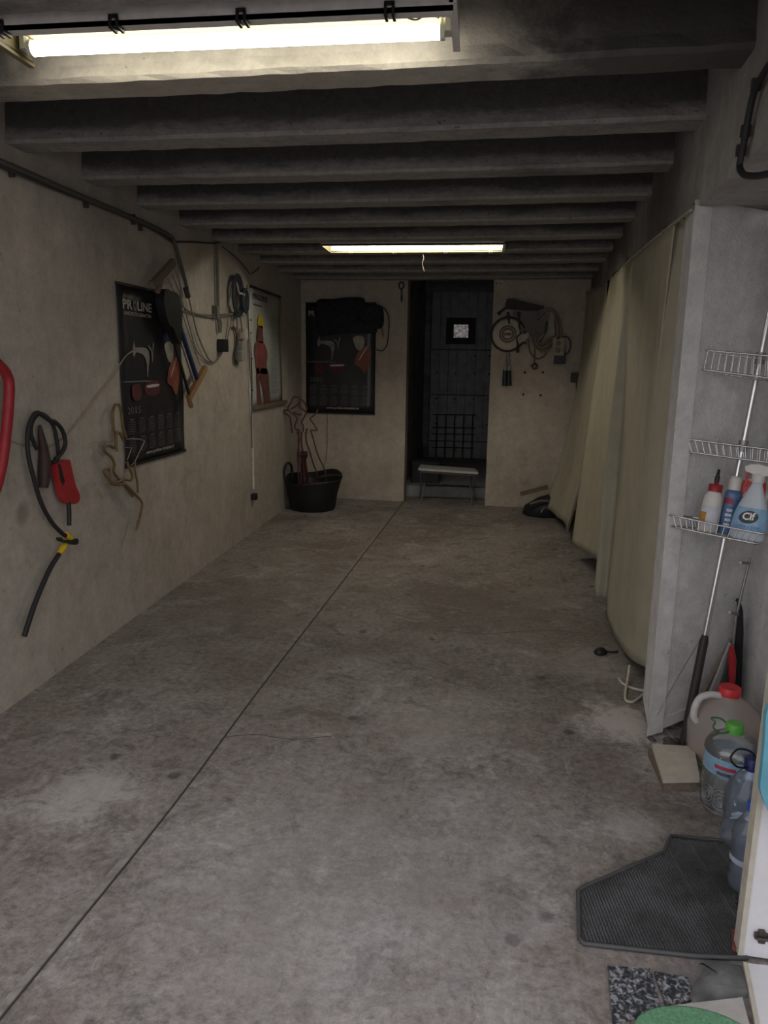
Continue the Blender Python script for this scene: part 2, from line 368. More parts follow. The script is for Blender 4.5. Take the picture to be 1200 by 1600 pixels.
struct(m, 'wall_recess', sooty('recess_render', (.12, .12, .12), (.05, .05, .05), .4, .7))
# front lintel above the open garage mouth and jambs
m = MB(); m.box(XL-.25, 1.2, YF-.22, YF, 2.13, 2.75); m.box(XL-.25, XL, YF-.22, YF, 0, 2.2); m.box(1.08, 1.4, YF-.22, YF, 0, 2.2); struct(m, 'wall_front', M_SMOOTHPL)
# dim passage behind the doorway
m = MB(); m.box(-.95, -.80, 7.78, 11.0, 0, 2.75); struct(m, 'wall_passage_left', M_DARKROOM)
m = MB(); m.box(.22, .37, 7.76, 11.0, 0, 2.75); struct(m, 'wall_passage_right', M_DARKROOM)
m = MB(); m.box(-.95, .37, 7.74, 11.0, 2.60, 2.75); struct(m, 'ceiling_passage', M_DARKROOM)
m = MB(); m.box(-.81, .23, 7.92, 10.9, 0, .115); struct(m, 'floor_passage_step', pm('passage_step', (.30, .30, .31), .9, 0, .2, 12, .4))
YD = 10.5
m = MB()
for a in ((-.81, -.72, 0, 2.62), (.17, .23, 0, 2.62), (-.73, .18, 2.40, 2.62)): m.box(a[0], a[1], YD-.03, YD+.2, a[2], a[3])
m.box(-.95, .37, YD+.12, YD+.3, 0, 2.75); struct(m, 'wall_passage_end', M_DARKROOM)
dr = bpy.data.objects.new('door_1', None); COL.objects.link(dr); dr.location = (-.27, YD, .115); ROOT['door_1'] = Vector((-.27, YD, .115)); dr['kind'] = 'structure'
M_DOOR = pm('grey_painted_boards', (.42, .42, .425), .75, 0, .25, 10, .3)
xs = np.linspace(-.715, .165, 8)
for i in range(7):
    a, b = float(xs[i])+.003, float(xs[i+1])-.003
    wx0, wx1, wz0, wz1 = -.505, -.112, 1.705, 2.05
    if b <= wx0 or a >= wx1: parts = [(a, b, .12, 2.40)]
    else:
        parts = [(a, b, .12, wz0), (a, b, wz1, 2.40)]
        if a < wx0: parts.append((a, wx0, wz0, wz1))
        if b > wx1: parts.append((wx1, b, wz0, wz1))
    m = MB()
    for q in parts: m.box(q[0], q[1], YD+.002*(i % 2), YD+.04, q[2], q[3])
    m.build('door_board', M_DOOR, dr)
m = MB()
for a in ((-.51, -.405, 1.70, 2.055), (-.205, -.105, 1.70, 2.055), (-.41, -.20, 1.965, 2.055), (-.41, -.20, 1.70, 1.79)): m.box(a[0], a[1], YD-.02, YD+.03, a[2], a[3])
wf = m.build('window_frame', pm('black_frame', (.02, .02, .02), .6), dr)
def frosted():
    mm, nt, b = newmat('frosted_pane_daylight'); p = pos(nt)
    v = N(nt, 'ShaderNodeTexVoronoi'); v.inputs['Scale'].default_value = 30; nt.links.new(p, v.inputs[0])
    c = mix(nt, ramp(nt, noise(nt, p, 22, 4, .7), [(.35, 0.0), (.65, 1.0)]), (.10, .09, .09), (.62, .56, .56))
    nt.links.new(c, b.inputs['Base Color']); nt.links.new(c, b.inputs['Emission Color']); b.inputs['Emission Strength'].default_value = .38; b.inputs['Roughness'].default_value = .3; return mm
m = MB(); m.box(-.41, -.20, YD+.005, YD+.012, 1.785, 1.97); m.build('pane', frosted(), wf)
for zz in (.35, 1.0, 1.62):
    m = MB(); m.box(-.70, .15, YD-.012, YD+.004, zz, zz+.012); m.build('door_batten', pm('dark_batten', (.10, .10, .10), .8), dr)
for sx in (-.62, -.36, -.10, .1):
    for zz in (.6, .95, 1.3, 1.55):
        m = MB(); m.lathe((sx, YD-.004, zz), [(.011, -.002), (.011, .002), (.006, .006)], 8, A=(X, Z, -Y)); m.build('bolt_head', M_BLACKPL, dr)

# ================================================================== LIGHT FITTINGS
M_REFL = pm('aged_white_reflector', (.20, .168, .080), .6, 0, .05)
M_RIM = pm('grey_fitting_rim', (.66, .65, .61), .5)
M_BAKE = pm('lampholder_white', (.62, .64, .58), .5)
def fitting(label, x0, x1, y0, y1, z0, z1, ty, tz, em, far_side, clips):
    t = thing('fluorescent_light', ((x0+x1)/2, (y0+y1)/2, z0), label, 'ceiling light')
    m = MB(); m.box(x0, x1, y0+.02, y1, z1-.006, z1); m.hexa([(x0, y0+.012, z0+.02), (x1, y0+.012, z0+.02), (x1, y0+.02, z0+.02), (x0, y0+.02, z0+.02), (x0, y0+.05, z1-.005), (x1, y0+.05, z1-.005), (x1, y0+.06, z1-.005), (x0, y0+.06, z1-.005)])
    m.build('reflector', M_REFL, t)
    rz = z0-(0 if far_side else .017)
    m = MB(); m.box(x0, x1, y0, y0+.010, rz, z1); m.box(x0, x1, y0, y0+.040, rz, rz+.008); m.build('side_rim', M_RIM, t)
    if far_side:
        m = MB(); m.box(x0, x1, y1-.01, y1, z0+.012, z1); m.build('far_side_panel', pm('pale_side_panel', (.50, .47, .36), .5), t)
        m = MB(); m.box(x0, x1, y1-.03, y1+.004, z0-.004, z0+.004); m.build('far_rim', M_REFL, t)
        m = MB(); m.box(x0, x1, y1-.012, y1-.004, z0+.004, z0+.012); m.build('gasket', M_BLACKPL, t)
    for s, xe in ((-1, x0), (1, x1)):
        m = MB(); m.box(xe-.004, xe+.004, y0, y1, z0+.012, z1+.01); ep = m.build('end_plate', M_REFL if s < 0 else M_RIM, t)
        m = MB(); m.box(xe-.010, xe+.008, y0, y1+.004, z0-.004, z0+.004); m.build('end_rim', M_REFL if s < 0 else M_RIM, ep)
        m = MB(); m.box(xe-.006, xe+.004, y0, y1, z0+.004, z0+.012); m.build('end_gasket', M_BLACKPL, ep)
        m = MB(); xx = xe-s*.022; m.obox((xx, ty, tz+.012), X, Y, Z, .012, .021, .018, .006)
        m.lathe((xe-s*.036, ty, tz), [(.021, -.006), (.021, .006)], 16, A=(Y, Z, X)); m.build('lampholder', M_BAKE, t)
    m = MB(); m.lathe(((x0+x1)/2, ty, tz), [(.016, -(x1-x0)/2+.036), (.019, -(x1-x0)/2+.042), (.019, (x1-x0)/2-.042), (.016, (x1-x0)/2-.036)], 20, A=(Y, Z, X))
    m.build('tube', emitter('tube_glow', (1.0, .94, .80), em), t)
    for cx in clips:
        yy = y0 if not far_side else y1-.014
        m = MB()
        for d in (-.009, .009): m.box(cx+d-.0035, cx+d+.0035, yy-.006, yy+.03, rz-.010, rz+.014)
        m.box(cx-.012, cx+.012, yy-.006, yy+.03, rz+.012, rz+.02); m.build('clip', M_BLACKPL if not far_side else M_RIM, t)
    return t
t = fitting('fluorescent ceiling light with bare glowing tube nearest the entrance', -1.306, -.098, 1.885, 2.155, 2.222, 2.276, 2.10, 2.245, TUBE_FRONT, False, (-1.22, -.92, -.60, -.245))
# loose wire and starter dangling inside its right end
p = lambda x, y: at(x, y, 1.99)
m = MB(); m.tube(smooth_pts([p(612, 2), p(628, 22), p(650, 31), p(668, 18), p(672, 6), p(664, 4), p(668, 14), p(690, 4)]), .0022, 6); m.build('loose_wire', M_CABLE, t)
m = MB(); a, b = p(680, 26), p(690, 8); m.tube([a, a+(b-a)*.08, a+(b-a)*.92, b], .010, 10, rad=[.008, .010, .010, .008]); m.build('starter', M_DULLSTEEL, t)
t = fitting('fluorescent ceiling light further in, between the rear joists', -1.135, .118, 5.225, 5.575, 2.205, 2.325, 5.42, 2.275, TUBE_REAR, True, (-.98, -.66, -.29, .03))
m = MB(); m.tube(smooth_pts([at(658, 392, 5.57), at(662, 402, 5.57), at(660, 412, 5.57), at(663, 424, 5.57)]), .002, 5); m.build('dangling_wire', M_CABLE, t)

# ================================================================== CALENDARS AND POSTER
M_PRINT_DK = pm('calendar_black_print', (.022, .021, .023), .35, 0, .15, 5, spec=.5)
M_INK_W = pm('white_ink', (.50, .49, .47), .5); M_INK_G = pm('grey_ink', (.16, .16, .16), .5)
M_INK_O = pm('orange_ink', (.28, .085, .05), .45, 0, .35, 12); M_INK_F = pm('pale_ink', (.36, .33, .28), .5, 0, .3, 14)
M_INK_R = pm('dark_red_ink', (.10, .02, .028), .5, 0, .3, 10); M_INK_DOG = pm('dog_grey_ink', (.25, .235, .215), .5, 0, .3, 18)
M_INK_BL = pm('blue_ink', (.03, .05, .11), .5)
def calendar(label, o, ux, uy, W, H, full_title):
    """wall calendar sheet: o = lower left corner, ux right, uy up"""
    n = ux.cross(uy).normalized(); t = thing('wall_calendar', o+ux*W/2, label, 'calendar')
    P = lambda u, v, d=.004: o+ux*(u*W)+uy*(v*H)+n*d
    rows = [[P(i/8, j/12, .004+.003*math.sin(i*1.3+j*.8)) for i in range(9)] for j in range(13)]
    m = MB(); m.grid(rows); m.build('sheet', M_PRINT_DK, t, solid=.0012)
    D = .009
    def shape(name, pts, mat, d=D):
        m = MB(); q = smooth_pts([P(a, b, d) for a, b in pts], 3, True); m.prism(q, n*.0006); return m.build(name, mat, t)
    for v in (0.0, 1.0):
        m = MB(); m.obox(P(.5, v, .006), ux, uy, n, W*.505, .007, .005); m.build('edge_bar', M_BLACKPL, t)
    # printed picture: pale dog, man in orange, machine table
    shape('printed_dog', [(.17, .655), (.20, .70), (.21, .665), (.30, .665), (.38, .66), (.41, .64), (.42, .60), (.40, .56), (.385, .50), (.37, .50), (.375, .57), (.34, .615), (.28, .63), (.22, .635), (.19, .61), (.175, .62)], M_INK_DOG)
    shape('printed_dog_head', [(.40, .68), (.45, .665), (.47, .64), (.50, .68), (.49, .70), (.48, .62), (.465, .58), (.455, .64), (.43, .66)], M_INK_DOG)
    shape('printed_face', [(.68, .69), (.75, .71), (.83, .70), (.84, .64), (.80, .585), (.74, .59), (.70, .64)], M_INK_F)
    shape('printed_coat', [(.78, .43), (.70, .46), (.74, .54), (.78, .58), (.86, .62), (.93, .58), (.93, .50), (.90, .42), (.85, .375)], M_INK_O)
    shape('printed_stripe', [(.77, .50), (.785, .50), (.89, .61), (.88, .615)], M_INK_W, D+.001)
    shape('printed_cap', [(.66, .72), (.68, .76), (.80, .775), (.86, .76), (.86, .715), (.76, .715)], M_INK_BL)
    shape('printed_table', [(.05, .475), (.40, .475), (.40, .468), (.05, .468)], M_INK_G)
    shape('printed_box', [(.14, .38), (.14, .45), (.25, .45), (.27, .38), (.2, .36)], M_INK_R)
    shape('printed_machine', [(.34, .40), (.34, .46), (.56, .47), (.56, .40), (.45, .38)], M_INK_R)
    shape('printed_machine_bar', [(.37, .432), (.37, .447), (.54, .452), (.54, .437)], M_INK_W, D+.001)
    if full_title:
        text('title_lettering', 'PR', P(.065, .872, D), ux, uy, .048*H, M_INK_W, t, .02, W*.135)
        m = MB(); m.lathe(P(.237, .895, D), [(.030*W, 0), (.030*W, .0006)], 6, A=(ux, uy*1.25, n), smooth=False); m.build('title_nut', M_INK_G, t)
        m = MB(); m.lathe(P(.237, .895, D+.001), [(.014*W, 0), (.014*W, .0006)], 12, A=(ux, uy, n)); m.build('title_nut_hole', M_PRINT_DK, t)
        text('title_lettering', 'LINE', P(.275, .872, D), ux, uy, .048*H, M_INK_W, t, .02, W*.215)
        text('subtitle_lettering', 'UNELTE CU CARACTER', P(.08, .838, D), ux, uy, .018*H, M_INK_W, t, .008, W*.40)
    else:
        text('title_lettering', 'PR', P(.045, .885, D), ux, uy, .045*H, M_INK_W, t, .02, W*.09)
        text('subtitle_lettering', 'UNELTE CU CARACTER', P(.05, .862, D), ux, uy, .010*H, M_INK_G, t, .006, W*.30)
    for k, ch in enumerate('2015'): text('year_digit', ch, P(.055+.05*k+(.012 if ch == '1' else 0), .292, D), ux, uy, .038*H, M_INK_G, t, 0.0, W*(.042 if ch != '1' else .018))
    text('web_lettering', 'www.proline-romania.ro', P(.30, .042, D), ux, uy, .022*H, M_INK_W, t, .006, W*.47)
    mb = MB()
    for k in range(6): mb.add([P(0, 0, 0)+ux*(W*.105*c)+uy*(-H*.013*k+d) for c, d in ((0, 0), (1-.18*(k == 5), 0), (1-.18*(k == 5), .0035), (0, .0035))], [(0, 1, 2, 3)])
    mb.add([P(0, 0, 0)+ux*(W*.11*c)+uy*(H*.012+d) for c, d in ((.2, 0), (.8, 0), (.8, .007), (.2, .007))], [(0, 1, 2, 3)])
    first = None
    for r in range(2):
        for c in range(6):
            d = ux*W*(.05+.152*c)+uy*H*(.243-.105*r)+n*(D+.001)
            if first is None: first = mb.build('month_block', pm('month_ink', (.13, .13, .13), .5), t); ob = first
            else: ob = first.copy(); COL.objects.link(ob)
            ob.location = d
    return t, P
# left wall: right of the red tool cable
tl, bl, br = lw(178, 441), lw(206, 724), lw(289, 703)
ux = Vector((0, 1, 0)); W = br.y-tl.y-.02; Hh = tl.z-br.z
calendar('black PROLINE calendar with printed dog on the long wall behind the bow saw', Vector((XL+.003, tl.y+.005, br.z)), ux, Z, W, Hh, True)
a, b = bw(479, 643), bw(586, 648); ux = (Vector((b.x, bwy(b.x), 0))-Vector((a.x, bwy(a.x), 0))).normalized()
W2 = b.x-a.x; H2 = bw(476, 472).z-a.z
calendar('black wall calendar half covered by a dark folded cloth, hung left of the doorway', Vector((a.x, bwy(a.x)-.004, a.z-.01)), ux, Z, W2, H2, False)
# pale poster on the long wall near the corner
tl, tr, br = lw(389, 442), lw(437, 448), lw(437, 622); o = Vector((XL+.003, tl.y, br.z-.03)); W, H = tr.y-tl.y, tl.z-br.z
PT = thing('wall_poster', o+Y*W/2, 'pale poster with red-clad printed figure in yellow helmet, near the room corner', 'poster')
P = lambda u, v, d=.004: o+Y*(u*W)+Z*(v*H)+X*d
m = MB(); m.grid([[P(i/8, j/12, .004+.006*math.sin(i*.9+j*.5)) for i in range(9)] for j in range(13)]); m.build('sheet', pm('poster_paper', (.42, .43, .40), .4, 0, .1, 4), PT, solid=.001)
def pshape(name, pts, mat, d=.012):
    m = MB(); m.prism(smooth_pts([P(a, b, d) for a, b in pts], 3, True), X*.0006); m.build(name, mat, PT)
M_FIG = pm('red_figure_ink', (.24, .075, .07), .5, 0, .35, 9); M_FIG2 = pm('dark_figure_ink', (.15, .06, .05), .5, 0, .3, 9)
pshape('printed_helmet', [(.20, .69), (.19, .74), (.24, .79), (.32, .78), (.36, .73), (.35, .68)], pm('yellow_ink', (.55, .42, .03), .5))
pshape('printed_head', [(.17, .56), (.18, .66), (.22, .69), (.33, .69), (.34, .62), (.34, .55)], M_FIG2)
pshape('printed_torso', [(.08, .50), (.15, .555), (.36, .55), (.46, .48), (.47, .42), (.44, .36), (.47, .29), (.40, .27), (.22, .28), (.13, .28), (.09, .38)], M_FIG)
pshape('printed_legs', [(.22, .31), (.46, .31), (.52, .15), (.54, .02), (.42, .01), (.36, .02), (.30, .14), (.25, .20)], M_FIG2)
pshape('printed_leg', [(.11, .31), (.20, .31), (.21, .15), (.26, .01), (.13, .01), (.11, .14)], M_FIG2)
text('title_lettering', 'PROLINE', P(.06, .91, .012), Y, Z, .045*H, M_INK_BL, PT, .02, W*.44)
m = MB()
for k in range(34): m.add([P(a, .80-.022*k+d, .013) for a, d in ((.58, 0), (.84-.1*((k*7) % 3 == 0), 0), (.84-.1*((k*7) % 3 == 0), .006), (.58, .006))], [(0, 1, 2, 3)])
m.build('printed_table_rows', pm('poster_text_ink', (.27, .29, .28), .5), PT, kind='stuff')
m = MB(); m.add([P(a, b, .012) for a, b in ((.06, .86), (.34, .86), (.34, .868), (.06, .868))], [(0, 1, 2, 3)]); m.build('printed_underline', M_INK_R, PT)
m = MB(); m.obox(P(.56, -.012, .018), Y, Z, X, W*.56, .016, .012, .004); m.build('wooden_bar', M_WOODDK, PT)
m = MB(); m.obox(P(.5, 1.004, .008), Y, Z, X, W*.5, .008, .005); m.build('top_bar', M_BLACKPL, PT)

# dark folded cloth draped over the back calendar, with a cable loop on the same hook
pp = [(497, 470), (520, 468), (545, 465), (568, 466), (572, 475), (590, 476), (598, 482), (600, 500), (597, 512), (589, 515), (587, 520), (560, 521), (530, 521), (510, 524), (500, 523), (496, 500)]
q = smooth_pts([bw(x, y, .03) for x, y in pp], 3, True); cen = sum((v for v in q), Vector())/len(q)
m = MB(); rings = []
for s, d in ((1, 0), (1.0, .035), (.93, .062), (.7, .072), (.35, .068)):
    rings.append([cen+(v-cen)*s+Vector((-.07, -1, 0)).normalized()*(d+.010*math.sin(v.x*40)*(d > .03)) for v in q])
for r in rings: r.append(r[0])
m.grid(rings); m.add([p for p in rings[-1][:-1]], [tuple(range(len(q)))]); m.add([p for p in rings[0][:-1]], [tuple(range(len(q)-1, -1, -1))])
m.build('folded_cloth', pm('navy_black_cloth', (.028, .027, .036), .95, 0, .3, 20, .6, 60), label='dark folded cloth hung over the top of the back wall calendar', category='cloth')
m = MB(); m.tube(smooth_pts([bw(585, 478, .05), bw(598, 480, .05), bw(607, 495, .04), bw(607, 520, .03), bw(604, 540, .03), bw(597, 548, .03), bw(588, 546, .025)]), .006, 7)
m.build('cable_loop', M_CABLEDK, label='thin dark cable loop hanging at the right edge of the back calendar', category='cable')
t = thing('screwdriver', bw(598, 526, .03), 'small screwdriver with brown handle hanging inside the cable loop by the back calendar', 'tool')
m = MB(); m.tube([bw(593, 503, .03), bw(596, 513, .03)], .006, 6); m.build('shaft', M_STEEL, t)
m = MB(); m.tube([bw(596, 512, .03), bw(597, 516, .03), bw(598, 522, .03), bw(599, 526, .03)], .011, 8, rad=[.008, .012, .012, .008]); m.build('handle', M_WOOD, t)

# ================================================================== LEFT WALL: TOOLS, CABLES, BOXES
m = MB(); m.tube(smooth_pts([lw(-60, 560, .05), lw(-25, 555, .05), lw(0, 572, .05), lw(13, 592, .05), lw(14, 625, .05), lw(9, 680, .05), lw(2, 730, .05), lw(-12, 775, .05), lw(-40, 800, .05)]), .020, 12)
m.build('red_tube_frame', pm('red_paint', (.33, .022, .03), .45), label='bent red painted metal tube hanging at the left edge of the long wall', category='tube')
m = MB(); m.tube(smooth_pts([lw(0, 682, .012), lw(20, 690, .012), lw(45, 697, .012), lw(75, 697, .012), lw(98, 686, .012), lw(125, 655, .012), lw(150, 622, .012), lw(175, 590, .012), lw(195, 558, .02), lw(208, 548, .02)]), .0035, 6)
m.build('hanging_string', pm('beige_string', (.36, .30, .23), .9), label='slack beige string strung along the long wall behind the black cable', category='string')
# black cable with red handle, black gun and yellow hose couplings
HL = thing('hung_tool_cable', lw(75, 995, .02), 'coiled black cable hung on the long wall with red pistol handle and yellow coupling', 'tool cable')
L = lambda *pts, o=.03: [lw(x, y, o) for x, y in pts]
m = MB(); m.tube(smooth_pts(L((58, 702), (49, 680), (50, 660), (60, 647), (72, 650), (83, 665), (89, 690), (91, 715), (84, 722), (75, 720)), 8), .0085, 9)
m.tube(smooth_pts(L((86, 718), (98, 705), (102, 690), (97, 672), (87, 660), (78, 657), (68, 650), (57, 645), (48, 658), (43, 680), (44, 710), (52, 745), (64, 785), (80, 815), (98, 834), (104, 837), o=.045), 8), .0095, 9); m.build('cable', M_BLACKRUB, HL)
m = MB(); m.tube(L((62, 664), (64, 680), (68, 700), (70, 722), (69, 745), (68, 762), o=.03), .02, 10, rad=[.006, .014, .020, .026, .026, .020]); m.build('black_holster', pm('dark_brown_leather', (.05, .028, .024), .6), HL)
m = MB(); m.prism(smooth_pts(L((79, 727), (90, 722), (99, 718), (103, 733), (108, 755), (115, 772), (115, 781), (109, 787), (97, 786), (90, 777), (84, 752), o=.025), 3, True), X*.030, True)
rh = m.build('red_handle', M_RED, HL)
m = MB(); m.prism(L((90, 724), (94, 728), (100, 752), (98, 758), (94, 748), o=.054), X*.004); m.build('trigger_slot', M_BLACKPL, rh)
m = MB(); m.tube(L((107, 784), (108, 800), (108, 821), o=.05), .010, 10); m.build('tail_nozzle', M_BLACKPL, HL)
m = MB(); m.tube(L((103, 835), (111, 843), o=.045), .014, 10); m.tube(L((103, 851), (99, 855), (93, 864), o=.045), .014, 10, rad=[.012, .016, .012]); m.build('yellow_coupling', M_YELLOW, HL)
m = MB(); m.prism(smooth_pts(L((88, 839), (91, 843), (104, 844), (113, 841), (115, 847), (111, 851), (102, 849), (89, 845), o=.04), 3, True), X*.025); m.build('coupling_lever', M_BLACKPL, HL)
m = MB(); m.tube(smooth_pts(L((95, 862), (80, 885), (66, 915), (52, 950), (38, 994), o=.04), 6), .011, 10); m.build('hose_tail', M_BLACKRUB, HL)
# amber star of rope light on a wire frame
ST = thing('star_decoration', lw(190, 830, .02), 'amber rope-light star on a bent wire frame, hung at the foot of the long-wall calendar', 'star decoration')
Z8 = lambda pts: [(130+x*110/800, 620+y*220/1600) for x, y in pts]
rope = Z8([(560, 1130), (470, 1010), (400, 930), (345, 850), (355, 770), (320, 690), (245, 620), (235, 570), (290, 555), (365, 580), (372, 480), (340, 330), (340, 160), (370, 85), (410, 100), (435, 190), (450, 330), (490, 460)])
m = MB(); m.tube(smooth_pts([lw(x, y, .035) for x, y in rope], 5), .0072, 8)
r2 = Z8([(500, 740), (520, 800), (555, 890), (540, 950), (460, 940), (400, 970), (330, 975), (260, 900), (240, 840), (290, 820), (300, 900), (310, 985), (400, 1000), (480, 1000), (580, 1100), (660, 1190), (665, 1260), (640, 1380)])
m.tube(smooth_pts([lw(x, y, .05) for x, y in r2], 5), .0072, 8)
m.tube(smooth_pts([lw(x, y, .04) for x, y in Z8([(590, 730), (590, 850), (615, 970), (620, 1090)])], 5), .006, 8)
m.tube(smooth_pts([lw(x, y, .055) for x, y in Z8([(385, 620), (375, 520), (380, 420), (410, 410), (460, 500)])], 4), .007, 8)
m.build('rope_light', pm('amber_rope', (.17, .115, .045), .4, 0, .25, 40), ST)
m = MB(); m.tube([lw(x, y, .05) for x, y in Z8([(645, 1370), (625, 1440), (600, 1520)])], .008, 8, rad=[.008, .009, .004]); m.build('plug_tip', M_RUST, ST)
m = MB()
for c in ([(330, 510), (65, 525), (280, 790), (240, 1000), (300, 1050)], [(490, 480), (640, 480), (700, 500), (590, 730), (480, 850)], [(480, 575), (550, 580), (500, 720)], [(370, 90), (290, 420), (330, 510)]):
    m.tube([lw(x, y, .022) for x, y in Z8(c)], .0022, 5)
m.build('wire_frame', pm('pale_wire', (.42, .38, .33), .5, .5), ST)
# frame saw
SW = thing('bow_saw', lw(300, 640, .03), 'wooden-armed bow saw with blue bar hung slanting over the long-wall calendar', 'saw')
def bar(m, a, b, hw, hd, o):
    a, b = lw(*a, o), lw(*b, o); d = (b-a).normalized(); m.obox((a+b)/2, d, d.cross(X), X, (a-b).length/2, hw, hd, hw*.4)
m = MB(); bar(m, (237, 447), (271, 409), .022, .013, .075); m.tube([lw(246, 456, .075), lw(252, 436, .075)], .016, 8); m.build('upper_arm', M_WOODDK, SW)
m = MB(); bar(m, (295, 622), (321, 574), .020, .013, .075); m.tube([lw(294, 618, .075), lw(297, 630, .075), lw(299, 635, .075)], .016, 8); m.build('lower_arm', M_WOOD, SW)
m = MB(); bar(m, (263, 455), (308, 592), .011, .011, .075); m.build('blue_bar', pm('blue_enamel', (.02, .035, .10), .45), SW)
m = MB(); bar(m, (272, 502), (303, 598), .004, .004, .085); m.build('tension_wire', M_DULLSTEEL, SW)
m = MB(); bar(m, (249, 455), (298, 625), .010, .006, .075); m.build('blade', pm('black_blade', (.03, .027, .025), .4, .5), SW)
m = MB(); q = [lw(x, y, .05) for x, y in ((246, 452), (256, 455), (266, 460), (272, 480), (272, 515), (270, 538), (264, 528), (258, 512), (252, 508), (247, 492), (243, 470))]
m.prism(smooth_pts(q, 3, True), X*.05, True); m.build('black_pouch', label='crumpled black bag hung between the bow saw and the calendar', category='bag', mat=pm('black_bag_plastic', (.014, .013, .014), .35, 0, .2, 30, .6, 40))
# conduit bundle along the top of the wall and down to the junction box
cp = [(-60, 228), (0, 252), (48, 272), (95, 293), (150, 316), (205, 339), (245, 357), (268, 371), (276, 390), (284, 420), (291, 445), (294, 462)]
m = MB(); m.tube(smooth_pts([lw(x, y, .03) for x, y in cp], 5), .012, 8)
c2 = [(x, y+5+2*math.sin(i)) for i, (x, y) in enumerate(cp[:8])]; m2 = MB(); m2.tube(smooth_pts([lw(x, y, .025) for x, y in c2], 5), .008, 7)
CB = thing('wall_conduit', lw(150, 316, .0), 'dark conduit and cable running along the top of the long wall then bending down', 'conduit')
m.build('conduit', pm('dusty_conduit', (.10, .09, .08), .8), CB); m2.build('cable', M_CABLEDK, CB)
m = MB(); m.tube([lw(290, 450, .03), lw(294, 464, .03)], .018, 8); m.build('conduit_end', M_CABLEDK, CB)
for x, y in ((18, 266), (134, 316), (208, 343), (219, 353)):
    m = MB(); m.obox(lw(x, y, .012), Y, Z, X, .006, .025, .012); m.build('hook_clip', M_CABLEDK, CB)
m = MB()
m.tube(smooth_pts([lw(x, y, .02) for x, y in ((294, 460), (301, 492), (308, 520), (318, 545), (327, 562), (336, 566), (345, 555), (348, 545))]), .005, 6)
m.tube(smooth_pts([lw(x, y, .015) for x, y in ((270, 430), (283, 465), (296, 510), (306, 545), (318, 560), (330, 567))]), .004, 6)
m.tube(smooth_pts([lw(x, y, .014) for x, y in ((262, 435), (278, 470), (295, 520), (313, 572))]), .003, 6)
m.build('drooping_cables', M_CABLE, CB)
m = MB(); m.tube(smooth_pts([lw(x, y, .022) for x, y in ((265, 460), (280, 472), (292, 484), (310, 491), (330, 495), (345, 495), (360, 492), (368, 490))]), .006, 6)
m.tube(smooth_pts([lw(x, y, .02) for x, y in ((283, 492), (290, 486), (300, 489), (330, 492), (362, 490))]), .004, 6)
m.build('cross_cable', M_CABLE, label='thin brown cable sagging across the long wall towards the round cable coil', category='cable')
VC = thing('drop_conduit', lw(342, 545, .0), 'vertical grey conduit dropping from the joists to a black junction box', 'conduit')
m = MB(); m.tube([lw(339, 372, .02), lw(340, 430, .02), lw(341, 490, .02), lw(343, 520, .02)], .011, 8); m.tube([lw(345, 520, .02), lw(346, 505, .02), lw(341, 490, .02)], .006, 6); m.build('pipe', pm('grey_pipe', (.17, .155, .14), .7), VC)
m = MB(); m.obox(lw(337, 488, .02), Y, Z, X, .018, .045, .018, .004); m.build('pipe_joint', pm('grey_pipe', (0, 0, 0)), VC)
m = MB(); m.obox(lw(348, 540, .025), Y, Z, X, .05, .044, .025, .006); jb = m.build('junction_box', M_BLACKPL, VC)
m = MB()
for q in (((352, 533), (356, 500), (358, 470), (362, 445), (370, 436)), ((354, 535), (360, 508), (363, 495))): m.tube(smooth_pts([lw(x, y, .018) for x, y in q]), .004, 6)
m.build('riser_cable', M_CABLE, VC)
# round coil of cable with meter-like discs, small socket boxes under it
CC = thing('cable_coil', lw(375, 490, .0), 'round coil of dark bluish cable hung high on the long wall beside the pale poster', 'cable coil')
m = MB(); c0 = lw(371, 462, .04)
for k in range(4): m.tube([c0+Y*(.085+.012*k)*math.cos(a)+Z*(.11+.014*k)*math.sin(a)+X*(.008*(k % 2)) for a in np.linspace(0, 2*PI, 36)[:-1]], .008, 7, True)
m.build('coil', pm('blue_black_cable', (.045, .06, .075), .5), CC)
m = MB(); c1 = lw(380, 470, .05)
for k in range(3): m.tube([c1+Y*(.045+.012*k)*math.cos(a)+Z*(.06+.014*k)*math.sin(a)+X*.01*k for a in np.linspace(0, 2*PI, 30)[:-1]], .008, 7, True)
m.build('inner_coil', pm('blue_black_cable', (0, 0, 0)), CC)
m = MB(); m.obox(lw(378, 459, .07), Y, Z, X, .07, .008, .003); m.build('tie_strap', pm('pale_strap', (.42, .42, .40), .6), CC)
m = MB()
for q in (((369, 490), (371, 510), (372, 530)), ((374, 488), (377, 505), (378, 520)), ((383, 486), (386, 492), (388, 494))): m.tube(smooth_pts([lw(x, y, .03) for x, y in q]), .006, 6)
m.build('hanging_ends', M_CABLE, CC)
SB = thing('socket_cluster', lw(378, 560, .0), 'small white switch over grey twin sockets hanging under the cable coil', 'socket')
m = MB(); m.obox(lw(381, 522, .025), Y, Z, X, .045, .040, .02, .005); m.build('white_switch', pm('socket_white', (.50, .48, .43), .5), SB)
m = MB(); m.obox(lw(377, 541, .03), Y, Z, X, .05, .036, .024, .008); m.build('socket_body', pm('socket_grey', (.34, .325, .29), .5), SB)
m = MB(); m.obox(lw(375, 556, .03), Y, Z, X, .05, .042, .03, .012); m.build('plug_body', pm('socket_grey', (0, 0, 0)), SB)
m = MB(); m.tube(smooth_pts([lw(x, y, .02) for x, y in ((371, 520), (370, 540), (367, 560), (370, 567))]), .012, 7); m.build('socket_cable', M_CABLEDK, SB)
m = MB(); m.tube(smooth_pts([lw(x, y, .02) for x, y in ((364, 511), (368, 513), (369, 520))]), .010, 7); m.build('cord_grip', M_RUST, SB)
